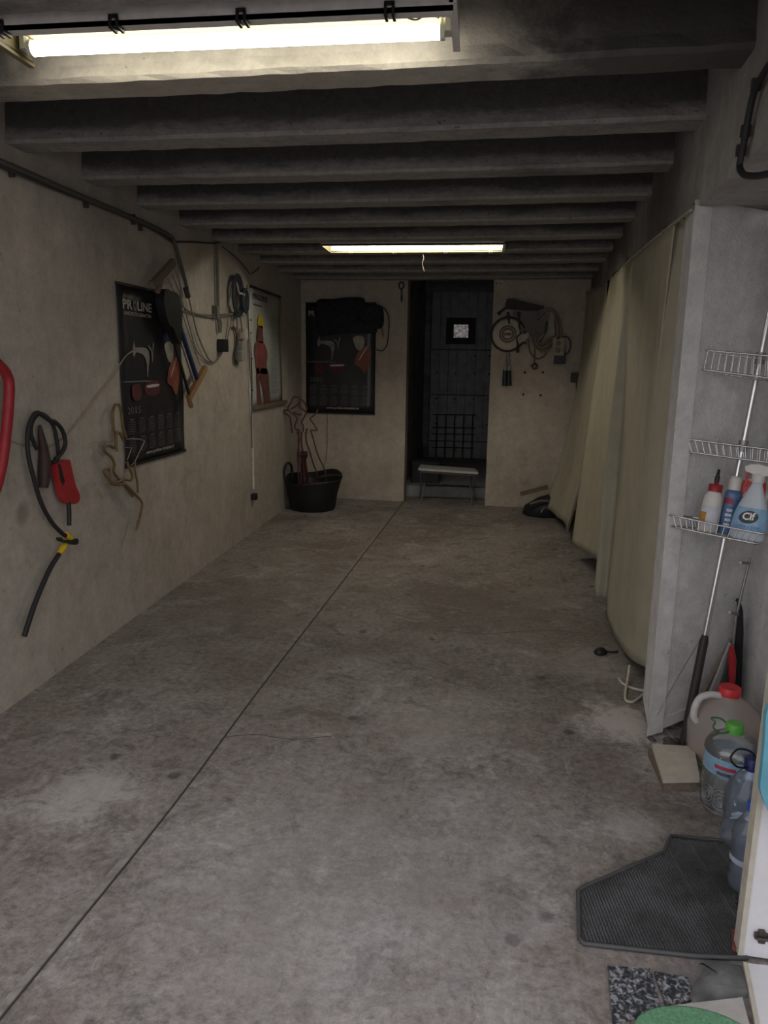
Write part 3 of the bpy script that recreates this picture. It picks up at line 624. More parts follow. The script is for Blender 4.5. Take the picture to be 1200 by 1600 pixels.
# white surface conduit dropping to a black outlet near the floor
WC = thing('white_conduit', lw(396, 780, .0), 'white vertical cable trunking running down the long wall beside the poster', 'conduit')
m = MB(); a, b = lw(388, 443, .01), lw(396, 640, .01)
ps = [lw(390, 600, .010), lw(393, 660, .010), lw(395, 715, .010), lw(396, 764, .010)]
m.tube([lw(388, 470, .010)]+ps, .011, 8); m.build('trunking', pm('white_trunking', (.60, .57, .50), .6), WC)
m = MB(); m.tube([lw(386, 445, .018), lw(389, 520, .018), lw(391, 590, .018), lw(393, 640, .018), lw(394, 700, .018)], .004, 6); m.build('black_lead', M_CABLEDK, WC)
m = MB(); m.obox(lw(397, 776, .02), Y, Z, X, .032, .026, .02, .006); m.build('outlet', M_BLACKPL, WC)
for y in (500, 520, 560, 610):
    m = MB(); m.obox(lw(390+(y-500)*.03, y, .012), Y, Z, X, .018, .005, .010); m.build('saddle_clip', M_CABLEDK, WC)
m = MB(); m.tube(smooth_pts([lw(347, 385, .02), lw(358, 393, .03), lw(372, 405, .03), lw(385, 420, .03), lw(392, 428, .03), lw(405, 418, .03)]), .004, 6)
m.tube(smooth_pts([lw(272, 378, .03), lw(300, 378, .03), lw(330, 380, .03), lw(345, 378, .03)]), .006, 6)
m.build('ceiling_wire', M_CABLEDK, label='thin dark wire wandering along the joist ends above the cable coil', category='wire')

# ================================================================== BACK WALL, BUCKET, DOORWAY
NB = Vector((-.07, -1, 0)).normalized(); UB = Vector((1, -.07, 0)).normalized()
t = thing('hanging_tool', bw(627, 470), 'small dark ring-headed tool hung by the left side of the doorway top', 'tool')
m = MB(); c = bw(627, 446, .02); m.tube([c+UB*.025*math.cos(a)+Z*.032*math.sin(a) for a in np.linspace(0, 2*PI, 20)[:-1]], .007, 7, True); m.build('ring_head', M_CABLEDK, t)
m = MB(); m.tube([bw(627, 451, .02), bw(627.5, 458, .02), bw(627.5, 464, .02), bw(627.5, 471, .02)], .008, 8, rad=[.009, .006, .010, .010]); m.build('shank', M_CABLEDK, t)
m = MB(); m.tube(smooth_pts([bw(470, 431, .02), bw(520, 430, .02), bw(570, 434, .02), bw(600, 437, .02), bw(634, 436, .02)]), .006, 6)
m.build('back_wall_wire', M_CABLEDK, label='dark wire along the top of the back wall above the covered calendar', category='wire')
m = MB(); m.tube(smooth_pts([bw(511, 646, .01), bw(511, 680, .01), bw(511, 700, .01), bw(509, 718, .012), bw(506, 728, .015)]), .0035, 6)
m.build('thin_lead', M_RUST, label='thin brown lead hanging from the back calendar towards the bucket', category='wire')
# black rubber bucket, squashed rim, with wire stars standing in it
BK = thing('rubber_bucket', (-1.60, 6.98, 0), 'black rubber builder bucket standing in the far left corner', 'bucket')
bc = Vector((-1.60, 6.98, 0)); prof_o = [(.205, 0), (.222, .02), (.245, .16), (.262, .30)]
m = MB(); rings = []
for r, h in prof_o+[(.272, .325), (.258, .325), (.240, .18), (.215, .05), (.02, .04)]:
    ring = []
    for j in range(37):
        a = 2*PI*j/36; sag = (h > .25)*(.05*max(0, math.cos(a-1.0))**3-.05*max(0, math.cos(a+1.9))**2+.012*math.sin(3*a)); bul = 1+(h > .2)*.13*max(0, math.cos(a+.35))**4
        ring.append(bc+Vector((r*bul*math.cos(a), r*.93*math.sin(a), h+sag)))
    rings.append(ring)
m.grid(rings); m.add(rings[0][:-1], [tuple(range(35, -1, -1))]); m.add(rings[-1][:-1], [tuple(range(36))]); m.build('body', pm('bucket_rubber', (.013, .014, .014), .5, 0, .2, 15, .3, 30), BK)
m = MB(); h0 = bc+Vector((-.235, -.05, .30)); m.tube(smooth_pts([h0+Vector((-.02, -.05, 0)), h0+Vector((-.02, -.055, .10)), h0+Vector((0, -.01, .155)), h0+Vector((.02, .06, .12)), h0+Vector((.02, .09, .0))]), .014, 8); m.build('rope_handle', M_BLACKRUB, BK)
m = MB(); h0 = bc+Vector((.25, -.03, .31)); m.tube(smooth_pts([h0+Vector((-.16, -.16, .02)), h0+Vector((-.1, -.17, .05)), h0+Vector((-.02, -.10, .05)), h0+Vector((.03, 0, .03)), h0+Vector((.02, .06, .02))]), .014, 8); m.build('rim_fold', M_BLACKRUB, BK)
zB = lambda pts, Yv: [at(430+x*100/800, 610+y*200/1600, Yv) for x, y in pts]
def star(label, lines, Yv, r, mat):
    t = thing('wire_star', Vector((-1.60+(Yv-6.95)*.5, Yv, .06)), label, 'star decoration')
    for nm, pts in lines:
        m = MB(); m.tube(smooth_pts(zB(pts, Yv), 4), r, 7); m.build(nm, mat, t)
RB = pm('red_brown_rope', (.085, .032, .028), .6); RB2 = pm('brown_rope', (.10, .06, .045), .7)
star('reddish rope-light star at the left of the bucket, on two long stems', [('star_outline', [(290, 490), (250, 480), (245, 440), (270, 340), (180, 260), (160, 215), (200, 150), (230, 85), (290, 85), (310, 110), (280, 180), (190, 235)]), ('stem', [(265, 510), (300, 600), (280, 800), (290, 1010), (300, 1250)]), ('stem', [(300, 490), (290, 700), (320, 1000), (330, 1250)]), ('star_arm', [(215, 535), (195, 400), (180, 330), (110, 270), (120, 245), (160, 250)])], 6.90, .008, RB)
star('reddish rope-light star in the middle of the bucket, nearest the calendar corner', [('star_outline', [(350, 520), (350, 440), (330, 400), (380, 300), (385, 270), (320, 220), (300, 190), (320, 110), (370, 160), (400, 240)]), ('star_arm', [(330, 300), (280, 300), (230, 270)]), ('stem', [(330, 520), (330, 680), (380, 900), (400, 1060), (410, 1250)]), ('stem', [(380, 520), (390, 650), (430, 760), (470, 900), (520, 1040), (530, 1200)])], 6.97, .008, RB)
star('brown wire star leaning out at the right of the bucket', [('star_outline', [(400, 530), (385, 490), (410, 490)]), ('star_arm', [(530, 240), (510, 290), (440, 350), (460, 390), (520, 480), (510, 500), (440, 495)]), ('stem', [(440, 495), (480, 620), (530, 800), (600, 950), (630, 1030), (640, 1200)])], 7.03, .0075, RB2)
m = MB(); m.tube(zB([(320, 800), (400, 800)], 6.93), .03, 10); m.tube(zB([(360, 820), (350, 920), (370, 1100), (370, 1200)], 6.93), .025, 10, rad=[.03, .02, .035, .03])
m.build('tool_handle', pm('dark_red_handle', (.05, .014, .014), .5), label='dark red grip of a tool sticking up among the stars in the bucket', category='tool')
# white-topped folding bench in the doorway
BN = thing('folding_bench', (-.30, 7.56, 0), 'low white-topped folding bench with thin metal legs in the dark doorway', 'bench')
m = MB(); p0, p1 = at(654, 737, 7.48), at(747, 744, 7.52); q0, q1 = Vector((-.59, 7.70, p0.z)), Vector((-.02, 7.76, p1.z))
p0 = Vector((-.605, 7.46, .372)); p1 = Vector((.003, 7.50, .345)); q0 = Vector((-.605, 7.76, .372)); q1 = Vector((-.03, 7.78, .345))
m.hexa([p0-Z*.022, p1-Z*.022, q1-Z*.022, q0-Z*.022, p0, p1, q1, q0]); m.build('top_board', pm('grey_white_board', (.50, .50, .51), .6), BN)
m = MB(); m.hexa([v-Z*.045 for v in (p0+Vector((.02, .02, 0)), p1+Vector((-.02, .02, 0)), q1+Vector((-.02, -.02, 0)), q0+Vector((.02, -.02, 0)))]+[v-Z*.021 for v in (p0+Vector((.02, .02, 0)), p1+Vector((-.02, .02, 0)), q1+Vector((-.02, -.02, 0)), q0+Vector((.02, -.02, 0)))]); m.build('under_frame', M_WOODDK, BN)
for sx, xa in ((1, -.585), (-1, -.03)):
    for y0, y1, dx in ((7.50, 7.72, .0), (7.72, 7.47, .035*sx)):
        m = MB(); zt = .33 if sx > 0 else .305; m.tube([(xa+dx, y0, zt), (xa+dx+sx*.004, (y0+y1)/2, zt/2), (xa+dx-sx*.02, y1, .006)], .008, 7); m.build('leg', M_DULLSTEEL, BN)
# wire rack and dark crate in the passage
RK = thing('wire_rack', (-.35, 10.38, .115), 'dark wire grid rack standing against the far door beyond the doorway', 'rack')
m = MB()
for x in np.linspace(-.60, -.10, 5): m.tube([(x, 10.40, .13), (x, 10.42, .74)], .007, 6)
m.build('upright_bars', M_CABLEDK, RK)
m = MB()
for z in (.27, .46, .55, .73): m.tube([(-.66, 10.39+z*.03, z), (-.06, 10.39+z*.03, z+.008)], .007, 6)
m.build('cross_bars', M_CABLEDK, RK)
m = MB(); m.obox((-.58, 8.25, .115+.11), X, Y, Z, .16, .14, .11, .02); m.obox((-.58, 8.25, .115+.23), X, Y, Z, .17, .15, .012, .02)
m.build('crate', pm('dark_crate', (.03, .03, .035), .7), label='dark lidded crate in the passage behind the left end of the bench', category='crate')

# right of the doorway: machine part with disc, cable bundle, sockets
zD = lambda x, y, o=.04: bw(770+x*150/1200, 450+y*170/1360, o)
DG = thing('wall_grinder', bw(800, 520, 0), 'old wall-hung machine with round pale disc and slanted dark cover, right of the doorway', 'machine')
m = MB(); m.prism([zD(*q, .03) for q in ((180, 145), (260, 145), (430, 190), (640, 235), (620, 260), (560, 285), (240, 270), (150, 260))][::-1], NB*.09); m.build('slanted_cover', pm('dusty_black_cover', (.05, .05, .05), .7, 0, .3, 20), DG)
m = MB(); c = zD(190, 580, .04); m.lathe(c, [(.150, 0), (.150, .03), (.135, .045), (.05, .05)], 36, A=(UB, Z, NB)); m.build('disc', pm('dusty_disc', (.58, .54, .46), .6), DG)
m = MB(); m.tube([c+(UB*math.cos(a)+Z*math.sin(a))*.158+NB*.02 for a in np.linspace(0, 2*PI, 40)[:-1]], .013, 8, True); m.build('rim_guard', M_CABLEDK, DG)
m = MB()
for r in (.075, .05): m.tube([c+(UB*math.cos(a)+Z*math.sin(a))*r+NB*.055 for a in np.linspace(0, 2*PI, 30)[:-1]], .009, 7, True)
m.build('hub_rings', pm('hub_brown', (.22, .15, .11), .6), DG)
m = MB(); m.obox(c+NB*.06, UB, Z, NB, .035, .012, .01, .004); m.build('hub_handle', M_RUST, DG)
m = MB(); m.prism([zD(*q, .02) for q in ((250, 280), (560, 285), (700, 330), (640, 560), (570, 620), (520, 520), (330, 500), (250, 420))][::-1], NB*.035); m.build('back_plate', pm('grey_plate', (.17, .155, .14), .6), DG)
m = MB(); m.prism([zD(*q, .055) for q in ((690, 410), (680, 520), (600, 690), (560, 720), (570, 680), (640, 590), (660, 420))][::-1], NB*.03); m.build('guard_blade', M_CABLEDK, DG)
for q in (((60, 320), (120, 280), (180, 230)), ((320, 320), (325, 380), (330, 480)), ((330, 480), (350, 560), (300, 620), (310, 700), (310, 790)), ((190, 300), (200, 400), (210, 450))):
    m = MB(); m.tube(smooth_pts([zD(*v, .08) for v in q], 4), .012, 7); m.build('linkage', M_CABLEDK, DG)
for q in ((80, 320), (325, 325), (310, 790)):
    m = MB(); m.lathe(zD(*q, .07), [(.018, 0), (.018, .025), (.008, .03)], 10, A=(UB, Z, NB)); m.build('knob', M_CABLEDK, DG)
m = MB(); m.prism([zD(*q, .09) for q in ((330, 600), (400, 570), (450, 560), (450, 610), (400, 660), (340, 690))][::-1], NB*.02); m.build('pale_bracket', pm('pale_bracket', (.42, .39, .35), .5), DG)
m = MB(); m.tube([zD(370, 680, .09), zD(420, 700, .09)], .01, 6); m.build('bracket_foot', M_CABLEDK, DG)
CBN = thing('cable_bundle', bw(845, 545, 0), 'looped bundle of pale brown cables hanging on the back wall under the machine', 'cable coil')
for k in range(5):
    m = MB(); d = k*22
    m.tube(smooth_pts([zD(330, 560-d*.2, .06+.01*k), zD(420+d*.3, 530-d*.4, .07), zD(470+d, 600, .07+.006*k), zD(520+d*.6, 730-d*.6, .07+.006*k), zD(620, 800-d*1.2, .07+.005*k), zD(700, 770-d*1.5, .07), zD(770, 690-d, .06)], 5), .0075, 7); m.build('cable', pm(('pale_brown_cable', 'mid_brown_cable')[k % 2], ((.30, .24, .195), (.17, .13, .105))[k % 2], .6), CBN)
for k in range(4):
    m = MB(); d = k*24
    m.tube(smooth_pts([zD(560, 330+d, .07), zD(640, 270+d*.5, .07), zD(720, 250+d*.4, .07), zD(800-d*.4, 320+d*.2, .065), zD(850-d, 470, .06), zD(860-d, 610, .06)], 5), .0065, 7); m.build('cable', pm(('pale_brown_cable', 'mid_brown_cable')[k % 2], (0, 0, 0)), CBN)
m = MB(); m.tube(smooth_pts([zD(445, 640, .05), zD(450, 750, .05), zD(500, 850, .05), zD(570, 885, .05), zD(640, 850, .05), zD(670, 800, .05)], 5), .008, 7); m.build('slack_loop', pm('brown_cable', (.19, .15, .12), .6), CBN)
t = thing('adjustable_pulley', zD(520, 980, .03), 'small brass-coloured pulley hook hanging below the cable bundle', 'hook')
m = MB(); m.tube([zD(525, 740, .05), zD(520, 850, .05), zD(520, 940, .05)], .006, 6); m.build('hook_rod', M_RUST, t)
m = MB(); m.lathe(zD(525, 980, .03), [(.028, 0), (.032, .012), (.028, .025), (.01, .03)], 14, A=(UB, Z, NB)); m.tube([zD(470, 965, .04), zD(520, 980, .05)], .006, 6); m.build('pulley', pm('old_brass', (.20, .15, .09), .5, .6), t)
t = thing('socket_block', zD(820, 900, 0), 'cream twin socket block with dark box hung at the right end of the cable bundle', 'socket')
m = MB(); m.obox(zD(820, 690, .05), UB, Z, NB, .055, .05, .035, .008); m.build('socket', pm('cream_socket', (.40, .34, .25), .5), t)
m = MB(); m.obox(zD(815, 785, .05), UB, Z, NB, .055, .045, .035, .008); m.build('socket', pm('cream_socket', (0, 0, 0)), t)
for q in ((820, 690), (815, 785)):
    m = MB(); m.lathe(zD(*q, .086), [(.022, 0), (.022, .004), (.015, .005)], 12, A=(UB, Z, NB)); m.build('socket_face', pm('socket_dusk', (.22, .18, .13), .6), t)
m = MB(); m.obox(zD(835, 880, .045), UB, Z, NB, .055, .055, .035, .006); m.build('dark_box', M_BLACKPL, t)
m = MB(); c = zD(900, 720, .03); m.tube([c+(UB*math.cos(a)*.055+Z*math.sin(a)*.085) for a in np.linspace(0, 2*PI, 24)[:-1]], .006, 6, True); m.tube([zD(760, 640, .05), zD(820, 625, .09), zD(870, 640, .05)], .01, 6); m.build('cord', M_CABLEDK, t)
for k, (x, lab) in enumerate(((150, 'left one of two dark green handled tools hung right of the doorway'), (200, 'right one of two dark green handled tools hung right of the doorway'))):
    t = thing('green_handled_tool', zD(x, 1220, .03), lab, 'tool', 'green handled tools by the doorway')
    m = MB(); m.tube([zD(x+18-12*k, 880, .03), zD(x+12-6*k, 965, .03)], .008, 7); m.build('shank', M_DULLSTEEL, t)
    m = MB(); m.tube([zD(x+10, 965, .03), zD(x+5, 990, .03), zD(x+3, 1035, .03)], .016, 8, rad=[.010, .017, .02]); m.build('pale_collar', pm('pale_green_collar', (.40, .42, .36), .5), t)
    m = MB(); m.tube([zD(x+3, 1030, .03), zD(x, 1120, .03), zD(x-4+8*k, 1222, .03)], .023, 10, rad=[.021, .024, .026]); m.build('handle', pm('dark_green_handle', (.015, .035, .033), .4), t)
m = MB(); m.tube([zD(170, 880, .02), zD(180, 800, .02), zD(215, 790, .02), zD(205, 880, .02)], .003, 6); m.build('hanging_wire', M_CABLE, label='bent wire from which the green handled tools hang', category='wire')
for i, (x, y) in enumerate(((400, 1055), (625, 1055), (380, 1330), (597, 1340))):
    m = MB(); m.lathe(zD(x, y, -.002), [(.012, 0), (.012, .006), (.006, .008)], 8, A=(UB, Z, NB)); m.build('wall_plug', M_CABLEDK, wall_back)
for x, y in ((776, 434), (782, 434), (788, 434), (776, 443), (782, 443)):
    m = MB(); m.lathe(bw(x, y, -.002), [(.008, 0), (.008, .005)], 6, A=(UB, Z, NB)); m.build('wall_plug', M_CABLEDK, wall_back)
t = thing('black_wall_box', zD(1035, 1120, 0), 'small black box with a drooping lead, on the back wall beside the curtain', 'box')
m = MB(); m.obox(zD(1035, 1120, .03), UB, Z, NB, .048, .048, .03, .006); m.build('box', M_BLACKPL, t)
m = MB(); m.tube(smooth_pts([zD(1060, 1170, .03), zD(1065, 1250, .03), zD(1055, 1400, .03), zD(1035, 1500, .03), zD(1010, 1520, .03)]), .006, 6); m.tube(smooth_pts([zD(1040, 1170, .03), zD(1045, 1300, .03), zD(1030, 1450, .03)]), .004, 6); m.build('lead', pm('dull_violet_lead', (.09, .05, .05), .6), t)
# black bag on the floor at the foot of the back wall
BG = thing('floor_bag', (.62, 7.12, 0), 'black bag lying on the floor between the back wall and the curtain', 'bag')
m = MB(); c = Vector((.64, 7.10, 0)); rings = []
for h, s in ((0, .9), (.02, 1.0), (.09, 1.03), (.15, .9), (.20, .62), (.225, .2)):
    rings.append([c+Vector((.20*s*math.cos(a)*(1+.08*math.sin(3*a))+h*.35, .13*s*math.sin(a), h+(.03*math.cos(a) if h > .1 else 0))) for a in np.linspace(0, 2*PI, 29)])
m.grid(rings); m.add(rings[-1][:-1], [tuple(range(28))]); m.add(rings[0][:-1], [tuple(range(27, -1, -1))]); m.build('body', pm('black_bag_cloth', (.016, .017, .020), .6, 0, .3, 18, .8, 25), BG)
m = MB(); m.tube(smooth_pts([c+Vector((-.14, -.13, .13)), c+Vector((-.05, -.14, .165)), c+Vector((.03, -.13, .165))]), .012, 7); m.build('handle_strap', M_WOODDK, BG)
m = MB(); m.tube(smooth_pts([fl(848, 803, .02), fl(846, 800, .08), fl(851, 794, .10), fl(858, 797, .06)]), .007, 7); m.build('piping', pm('grey_piping', (.3, .3, .3), .6), BG)
m = MB(); a, b = at(813, 772, 7.22), at(856, 761, 7.22); d = (b-a).normalized(); m.obox((a+b)/2, d, Y, d.cross(Y), (b-a).length/2, .05, .012); m.build('plank_offcut', M_WOODDK, label='short brown plank lying slanted on top of the black floor bag', category='plank')
m = MB(); c = fl(856, 806); m.lathe(c+Vector((0, 0, .05)), [(.02, -.06), (.048, -.05), (.05, .05), (.02, .06)], 14, A=(Y, Z, X)); m.build('rolled_bundle', pm('dark_maroon_cloth', (.035, .018, .022), .8), label='small dark maroon roll on the floor at the curtain corner', category='bundle')

# ================================================================== CURTAIN
def resample(pts, n):
    pts = [Vector(p) for p in pts]; L_ = [0]
    for a, b in zip(pts, pts[1:]): L_.append(L_[-1]+(b-a).length)
    out = []; k = 0
    for i in range(n):
        s = L_[-1]*i/(n-1)
        while k < len(L_)-2 and s > L_[k+1]: k += 1
        out.append(pts[k].lerp(pts[k+1], (s-L_[k])/max(1e-9, L_[k+1]-L_[k])))
    return out
def curtain(name, label, top, bot, fold, n=90, rows=40, flare=1.0):
    """top and bottom lists give matching key points; folds deepen towards the hem"""
    seg = len(top)-1; per = n//seg; T = smooth_pts(top, per); B = smooth_pts(bot, per); R = []
    for j in range(rows+1):
        v = j/rows; r = []
        for i in range(len(T)):
            u = i/(len(T)-1); p = T[i].lerp(B[i], v); q = T[i].lerp(B[i], v**flare); p = Vector((q.x, q.y, p.z)); r.append(p+Vector((-1, .06, 0))*fold(u, v))
        R.append(r)
    m = MB(); m.grid(R); o = m.build(name, M_CURT, solid=.003); o['label'] = label; o['category'] = 'curtain'; o['group'] = 'curtain panels over the wall recess'
    return T
rope = [rw(1083, 325, .02), rw(1048, 353, .02), rw(1010, 383, .02), rw(985, 405, .02), rw(956, 431, .02), rw(937, 447, .02)]
rope[-1] = Vector((.955, 7.40, 2.10)); rope[-2] = Vector((.925, 5.9, 2.06))
def hem(x, y, xx): return hit(x, y, (1, 0, 0), xx)
topN = [Vector((.775, 3.03, 1.965)), Vector((.735, 3.13, 1.972)), rope[1], rope[2], rope[3].lerp(rope[2], .3), rope[3], rope[3].lerp(rope[4], .5), rope[4]]
botN = [hem(1030, 1050, .80), hem(990, 1032, .748), hem(968, 1010, .740), hem(951, 968, .745), hem(946, 938, .76), hem(930, 926, .705), hem(938, 882, .80), hem(893, 850, .715)]
curtain('curtain', 'khaki cloth curtain, wide near panel hanging beside the white pier', topN, botN, lambda u, v: .006*math.sin(u*19)*v+.022*math.sin(PI*min(1, v*1.1))*math.sin(u*8+1)+.05*math.exp(-((u-.66)/.05)**2)*v*(1-v)*2)
topF = [Vector((.925, 6.02, 2.055)), Vector((.930, 6.15, 2.06)), Vector((.94, 6.6, 2.075)), Vector((.95, 7.0, 2.09)), Vector((.95, 7.36, 2.10))]
botF = [fl(887, 833, .06), fl(884, 831, .07), fl(879, 813, .10), fl(868, 806, .09), Vector((.655, 7.02, .10))]
curtain('curtain', 'khaki cloth curtain, narrow far panel pulled out at the bottom by the back wall', topF, botF, lambda u, v: .010*math.sin(u*13)*(.2+v), 64, 40, 2.4)
m = MB(); m.tube(smooth_pts(rope, 5), .007, 7)
for i in range(9):
    p = resample(rope, 9)[i]; m.tube([p+Vector((-.012, -.02, -.012)), p+Vector((0, 0, .014)), p+Vector((.008, .02, -.012))], .005, 5)
m.build('rope_line', pm('pale_cord', (.38, .34, .27), .8), label='pale cord along the recess top from which the curtain hangs', category='cord')
# things just visible behind the gap and under the hem
m = MB(); m.obox((1.10, 6.0, .62), X, Y, Z, .05, .3, .62, .02); m.obox((1.02, 6.2, .35), X, Y, Z, .04, .1, .35, .02); m.build('stored_board', pm('dark_green_board', (.03, .04, .035), .6), label='dark upright board just visible through the gap between the curtain panels', category='board')
m = MB(); m.obox((1.15, 3.55, .17), X, Y, Z, .26, .28, .17, .03); m.obox((1.15, 3.55, .36), X, Y, Z, .27, .29, .02, .03); m.build('stored_box', pm('slate_box', (.03, .035, .04), .6), label='dark box standing behind the raised hem of the curtain near the pier', category='box')
m = MB(); m.tube(smooth_pts([hem(964, 1015, .78), hem(962, 1040, .735), fl(968, 1062, .006), fl(980, 1072, .006), fl(995, 1077, .006), fl(1012, 1079, .006), fl(1030, 1075, .006)]), .006, 7)
m.tube(smooth_pts([fl(984, 1040, .05), fl(981, 1060, .02), fl(977, 1085, .006), fl(979, 1095, .006), fl(990, 1096, .006), fl(1005, 1085, .006), fl(1020, 1070, .006)]), .006, 7)
m.build('white_floor_cable', M_CABLEW, label='cream cable looping on the floor under the curtain hem by the pier', category='cable')
m = MB(); c = fl(938, 1022); m.lathe(c, [(.028, 0), (.035, .012), (.022, .03), (.006, .036)], 9, sx=1.0, sy=.8, pw=2.6, rot=.4); m.tube([c+Vector((.02, 0, .015)), c+Vector((.06, .02, .006)), c+Vector((.09, .03, .006))], .005, 6); m.build('black_plug', M_BLACKPL, label='small black plug lying on the floor beside the curtain', category='plug')

# ================================================================== NICHE BY THE ENTRANCE
# leaning chrome pole with three wire baskets
PB, PTp = fl(1066, 1172), at(1212, 440, 2.80); PU = (PTp-PB).normalized()
BD = Vector((.86, -.51, -.075)).normalized(); BE = (Vector((-.51, -.86, 0))-PU*Vector((-.51, -.86, 0)).dot(PU)).normalized()
BD = BE.cross(PU)*-1; BD = BD if BD.x > 0 else -BD
def onpole(row):
    lo, hi = 0.0, 3.0
    for _ in range(40):
        mid = (lo+hi)/2; q = PB+PU*mid; c = _M.T @ (np.array(q)-_C); r = 800-F*c[1]/-c[2]
        if r > row: lo = mid
        else: hi = mid
    return PB+PU*lo
CD = thing('shower_caddy', PB, 'leaning chrome pole rack with three wire baskets in the white niche', 'rack')
pe = PB+PU*2.02
m = MB(); m.tube([onpole(1000), pe], .0105, 12); m.build('pole', M_STEEL, CD)
m = MB(); m.tube([PB+PU*.004, PB+PU*.12, onpole(1002), onpole(992)], .016, 10, rad=[.016, .016, .016, .011]); m.build('lower_sleeve', pm('brown_sleeve', (.035, .025, .022), .5), CD)
def basket(row, dep, up, lo, zr, deep):
    P0 = onpole(row); n = np.array(BE); pl = lambda x, y, o=0.0: hit(x, y, n, float(n.dot(np.array(P0)))+dep+o)
    b = None; uL, uR, lL, lR = pl(*up[0]), pl(*up[1]), pl(*lo[0]), pl(*lo[1])
    bk = lambda v, s: v-BE*(dep-.012)+BD*s
    m = MB()
    for L_, R_ in ((uL, uR), (lL, lR)): m.tube(smooth_pts([bk(L_, .05), L_-BE*.03, L_, L_.lerp(R_, .5)+BE*.012, R_, R_-BE*.03, bk(R_, -.05)], 6)+[bk(L_, .05)], .0035, 7)
    bsk = m.build('basket', M_STEEL, CD)
    m = MB()
    for k in range(14):
        f = (k+.5)/14; a = uL.lerp(uR, f); c = lL.lerp(lR, f); m.tube([a+BE*.006, c+BE*.006], .0016, 5); m.tube([bk(a, 0), bk(c, 0)], .0014, 5)
        m.tube([c+BE*.004, bk(c, 0)], .0016, 5)
    m.build('basket_wires', M_STEEL, bsk)
    m = MB(); m.tube([P0-PU*.02, P0+PU*.02], .016, 10); m.build('clamp', M_DULLSTEEL, bsk)
    return P0, lL, lR
basket(560, .09, ((1092, 547), (1240, 560)), ((1085, 576), (1240, 596)), 0, 0)
basket(697, .09, ((1070, 686), (1232, 706)), ((1077, 706), (1226, 726)), 0, 0)
P3, lL, lR = basket(829, .12, ((1048, 805), (1192, 834)), ((1053, 823), (1179, 849)), 0, 0)
# bottles standing in the lowest basket
AX = (BD, -BE, PU)
def shelf(px, dep): # point on the basket floor under pixel column px, dep in front of the pole
    f = (px-1053)/(1179-1053); return lL.lerp(lR, f)-BE*(.12-dep)+PU*.005
g = shelf(1101, .075)
t = thing('glue_bottle', g, 'white glue bottle with red cap and black nozzle in the lowest basket', 'bottle')
M_WPL = pm('white_plastic', (.62, .60, .56), .4, 0, .04)
m = MB(); m.lathe(g, [(.029, 0), (.033, .004), (.033, .10), (.030, .125), (.020, .142), (.019, .15)], 24, A=AX); m.build('body', M_WPL, t)
m = MB(); m.lathe(g+PU*.142, [(.0235, 0), (.0235, .024), (.020, .026), (.008, .027), (.007, .04)], 20, A=AX); m.build('cap', pm('deep_red_cap', (.30, .02, .03), .4), t)
m = MB(); m.lathe(g+PU*.175, [(.0085, 0), (.0085, .02), (.006, .024), (.005, .045), (.002, .047)], 12, A=AX); m.build('nozzle', M_BLACKPL, t)
m = MB(); m.lathe(g, [(.0337, .028), (.0337, .068)], 10, A=AX, cap=False, a0=-2.75, a1=-1.75); m.build('picture_label', pm('orange_label', (.45, .22, .05), .5, 0, .35, 90), t)
m = MB(); m.lathe(g, [(.0334, .02), (.0334, .09)], 14, A=AX, cap=False, a0=-2.9, a1=-.6); m.build('label', pm('pale_label', (.55, .56, .60), .5), t)
g = shelf(1127, .045)
t = thing('spray_can', g, 'blue aerosol can with white cap between the glue and the spray bottle', 'can')
m = MB(); m.lathe(g, [(.024, 0), (.027, .003), (.027, .145), (.024, .155), (.018, .16)], 24, A=AX); m.build('can', pm('blue_can_print', (.09, .16, .30), .35, 0, .35, 40), t)
m = MB(); m.lathe(g+PU*.157, [(.021, 0), (.021, .035), (.017, .048), (.010, .049)], 18, A=AX); m.build('cap', M_WPL, t)
m = MB(); m.lathe(g, [(.0275, .108), (.0275, .128)], 8, A=AX, cap=False, a0=-2.4, a1=-1.2); m.build('red_badge', pm('red_badge', (.30, .04, .06), .5), t)
for k in range(4):
    m = MB(); m.lathe(g, [(.0276, .03+.017*k), (.0276, .040+.017*k)], 8, A=AX, cap=False, a0=-1.9+.1*(k % 2), a1=-1.1); m.build('white_print', pm('can_print', (.50, .55, .60), .5, 0, .5, 200), t)
g = shelf(1147, .024)
t = thing('refill_pouch', g, 'red and white refill pouch with blue lettering behind the spray bottle', 'pouch')
m = MB(); rows = []
for j in range(13):
    v = j/12; w_ = .055*(1 if v < .75 else 1-(v-.75)*2.2); th = .02*(1-v)**.7+.002
    rows.append([g+BD*(w_*math.cos(a)+.012*v)+BE*(th*math.sin(a))+PU*(.205*v) for a in np.linspace(0, 2*PI, 25)])
m.grid(rows); m.add(rows[-1][:-1], [tuple(range(24))]); m.build('pouch', pm('white_pouch', (.62, .60, .55), .3, 0, .15, 30), t)
def patch(name, mat, u0, u1, v0, v1, w=.003):
    m = MB(); m.prism([g+BD*(u*.055+.012*v)+BE*(.022*(1-v)**.7*max(0, 1-u*u)**.5+w)+PU*.205*v for u, v in ((u0, v0), (u1, v0), (u1*.8, v1), (u0*.8, v1))], BE*.0008); return m.build(name, mat, t)
patch('red_top', pm('bright_red_print', (.55, .05, .04), .35, 0, .2, 40), -.75, .9, .70, .97)
patch('lemon_print', pm('lemon_print', (.55, .50, .10), .4, 0, .2, 60), -.85, -.2, .28, .52)
patch('orange_print', pm('orange_print', (.55, .16, .04), .4, 0, .2, 60), -.2, .6, .28, .46)
text('pouch_lettering', 'FIF', g+BD*(-.035+.008)+BE*.018+PU*(.205*.56), (BD+PU*-.1).normalized(), PU, .026, pm('navy_print', (.03, .04, .16), .4), t, .03, .06)
g = shelf(1163, .088)
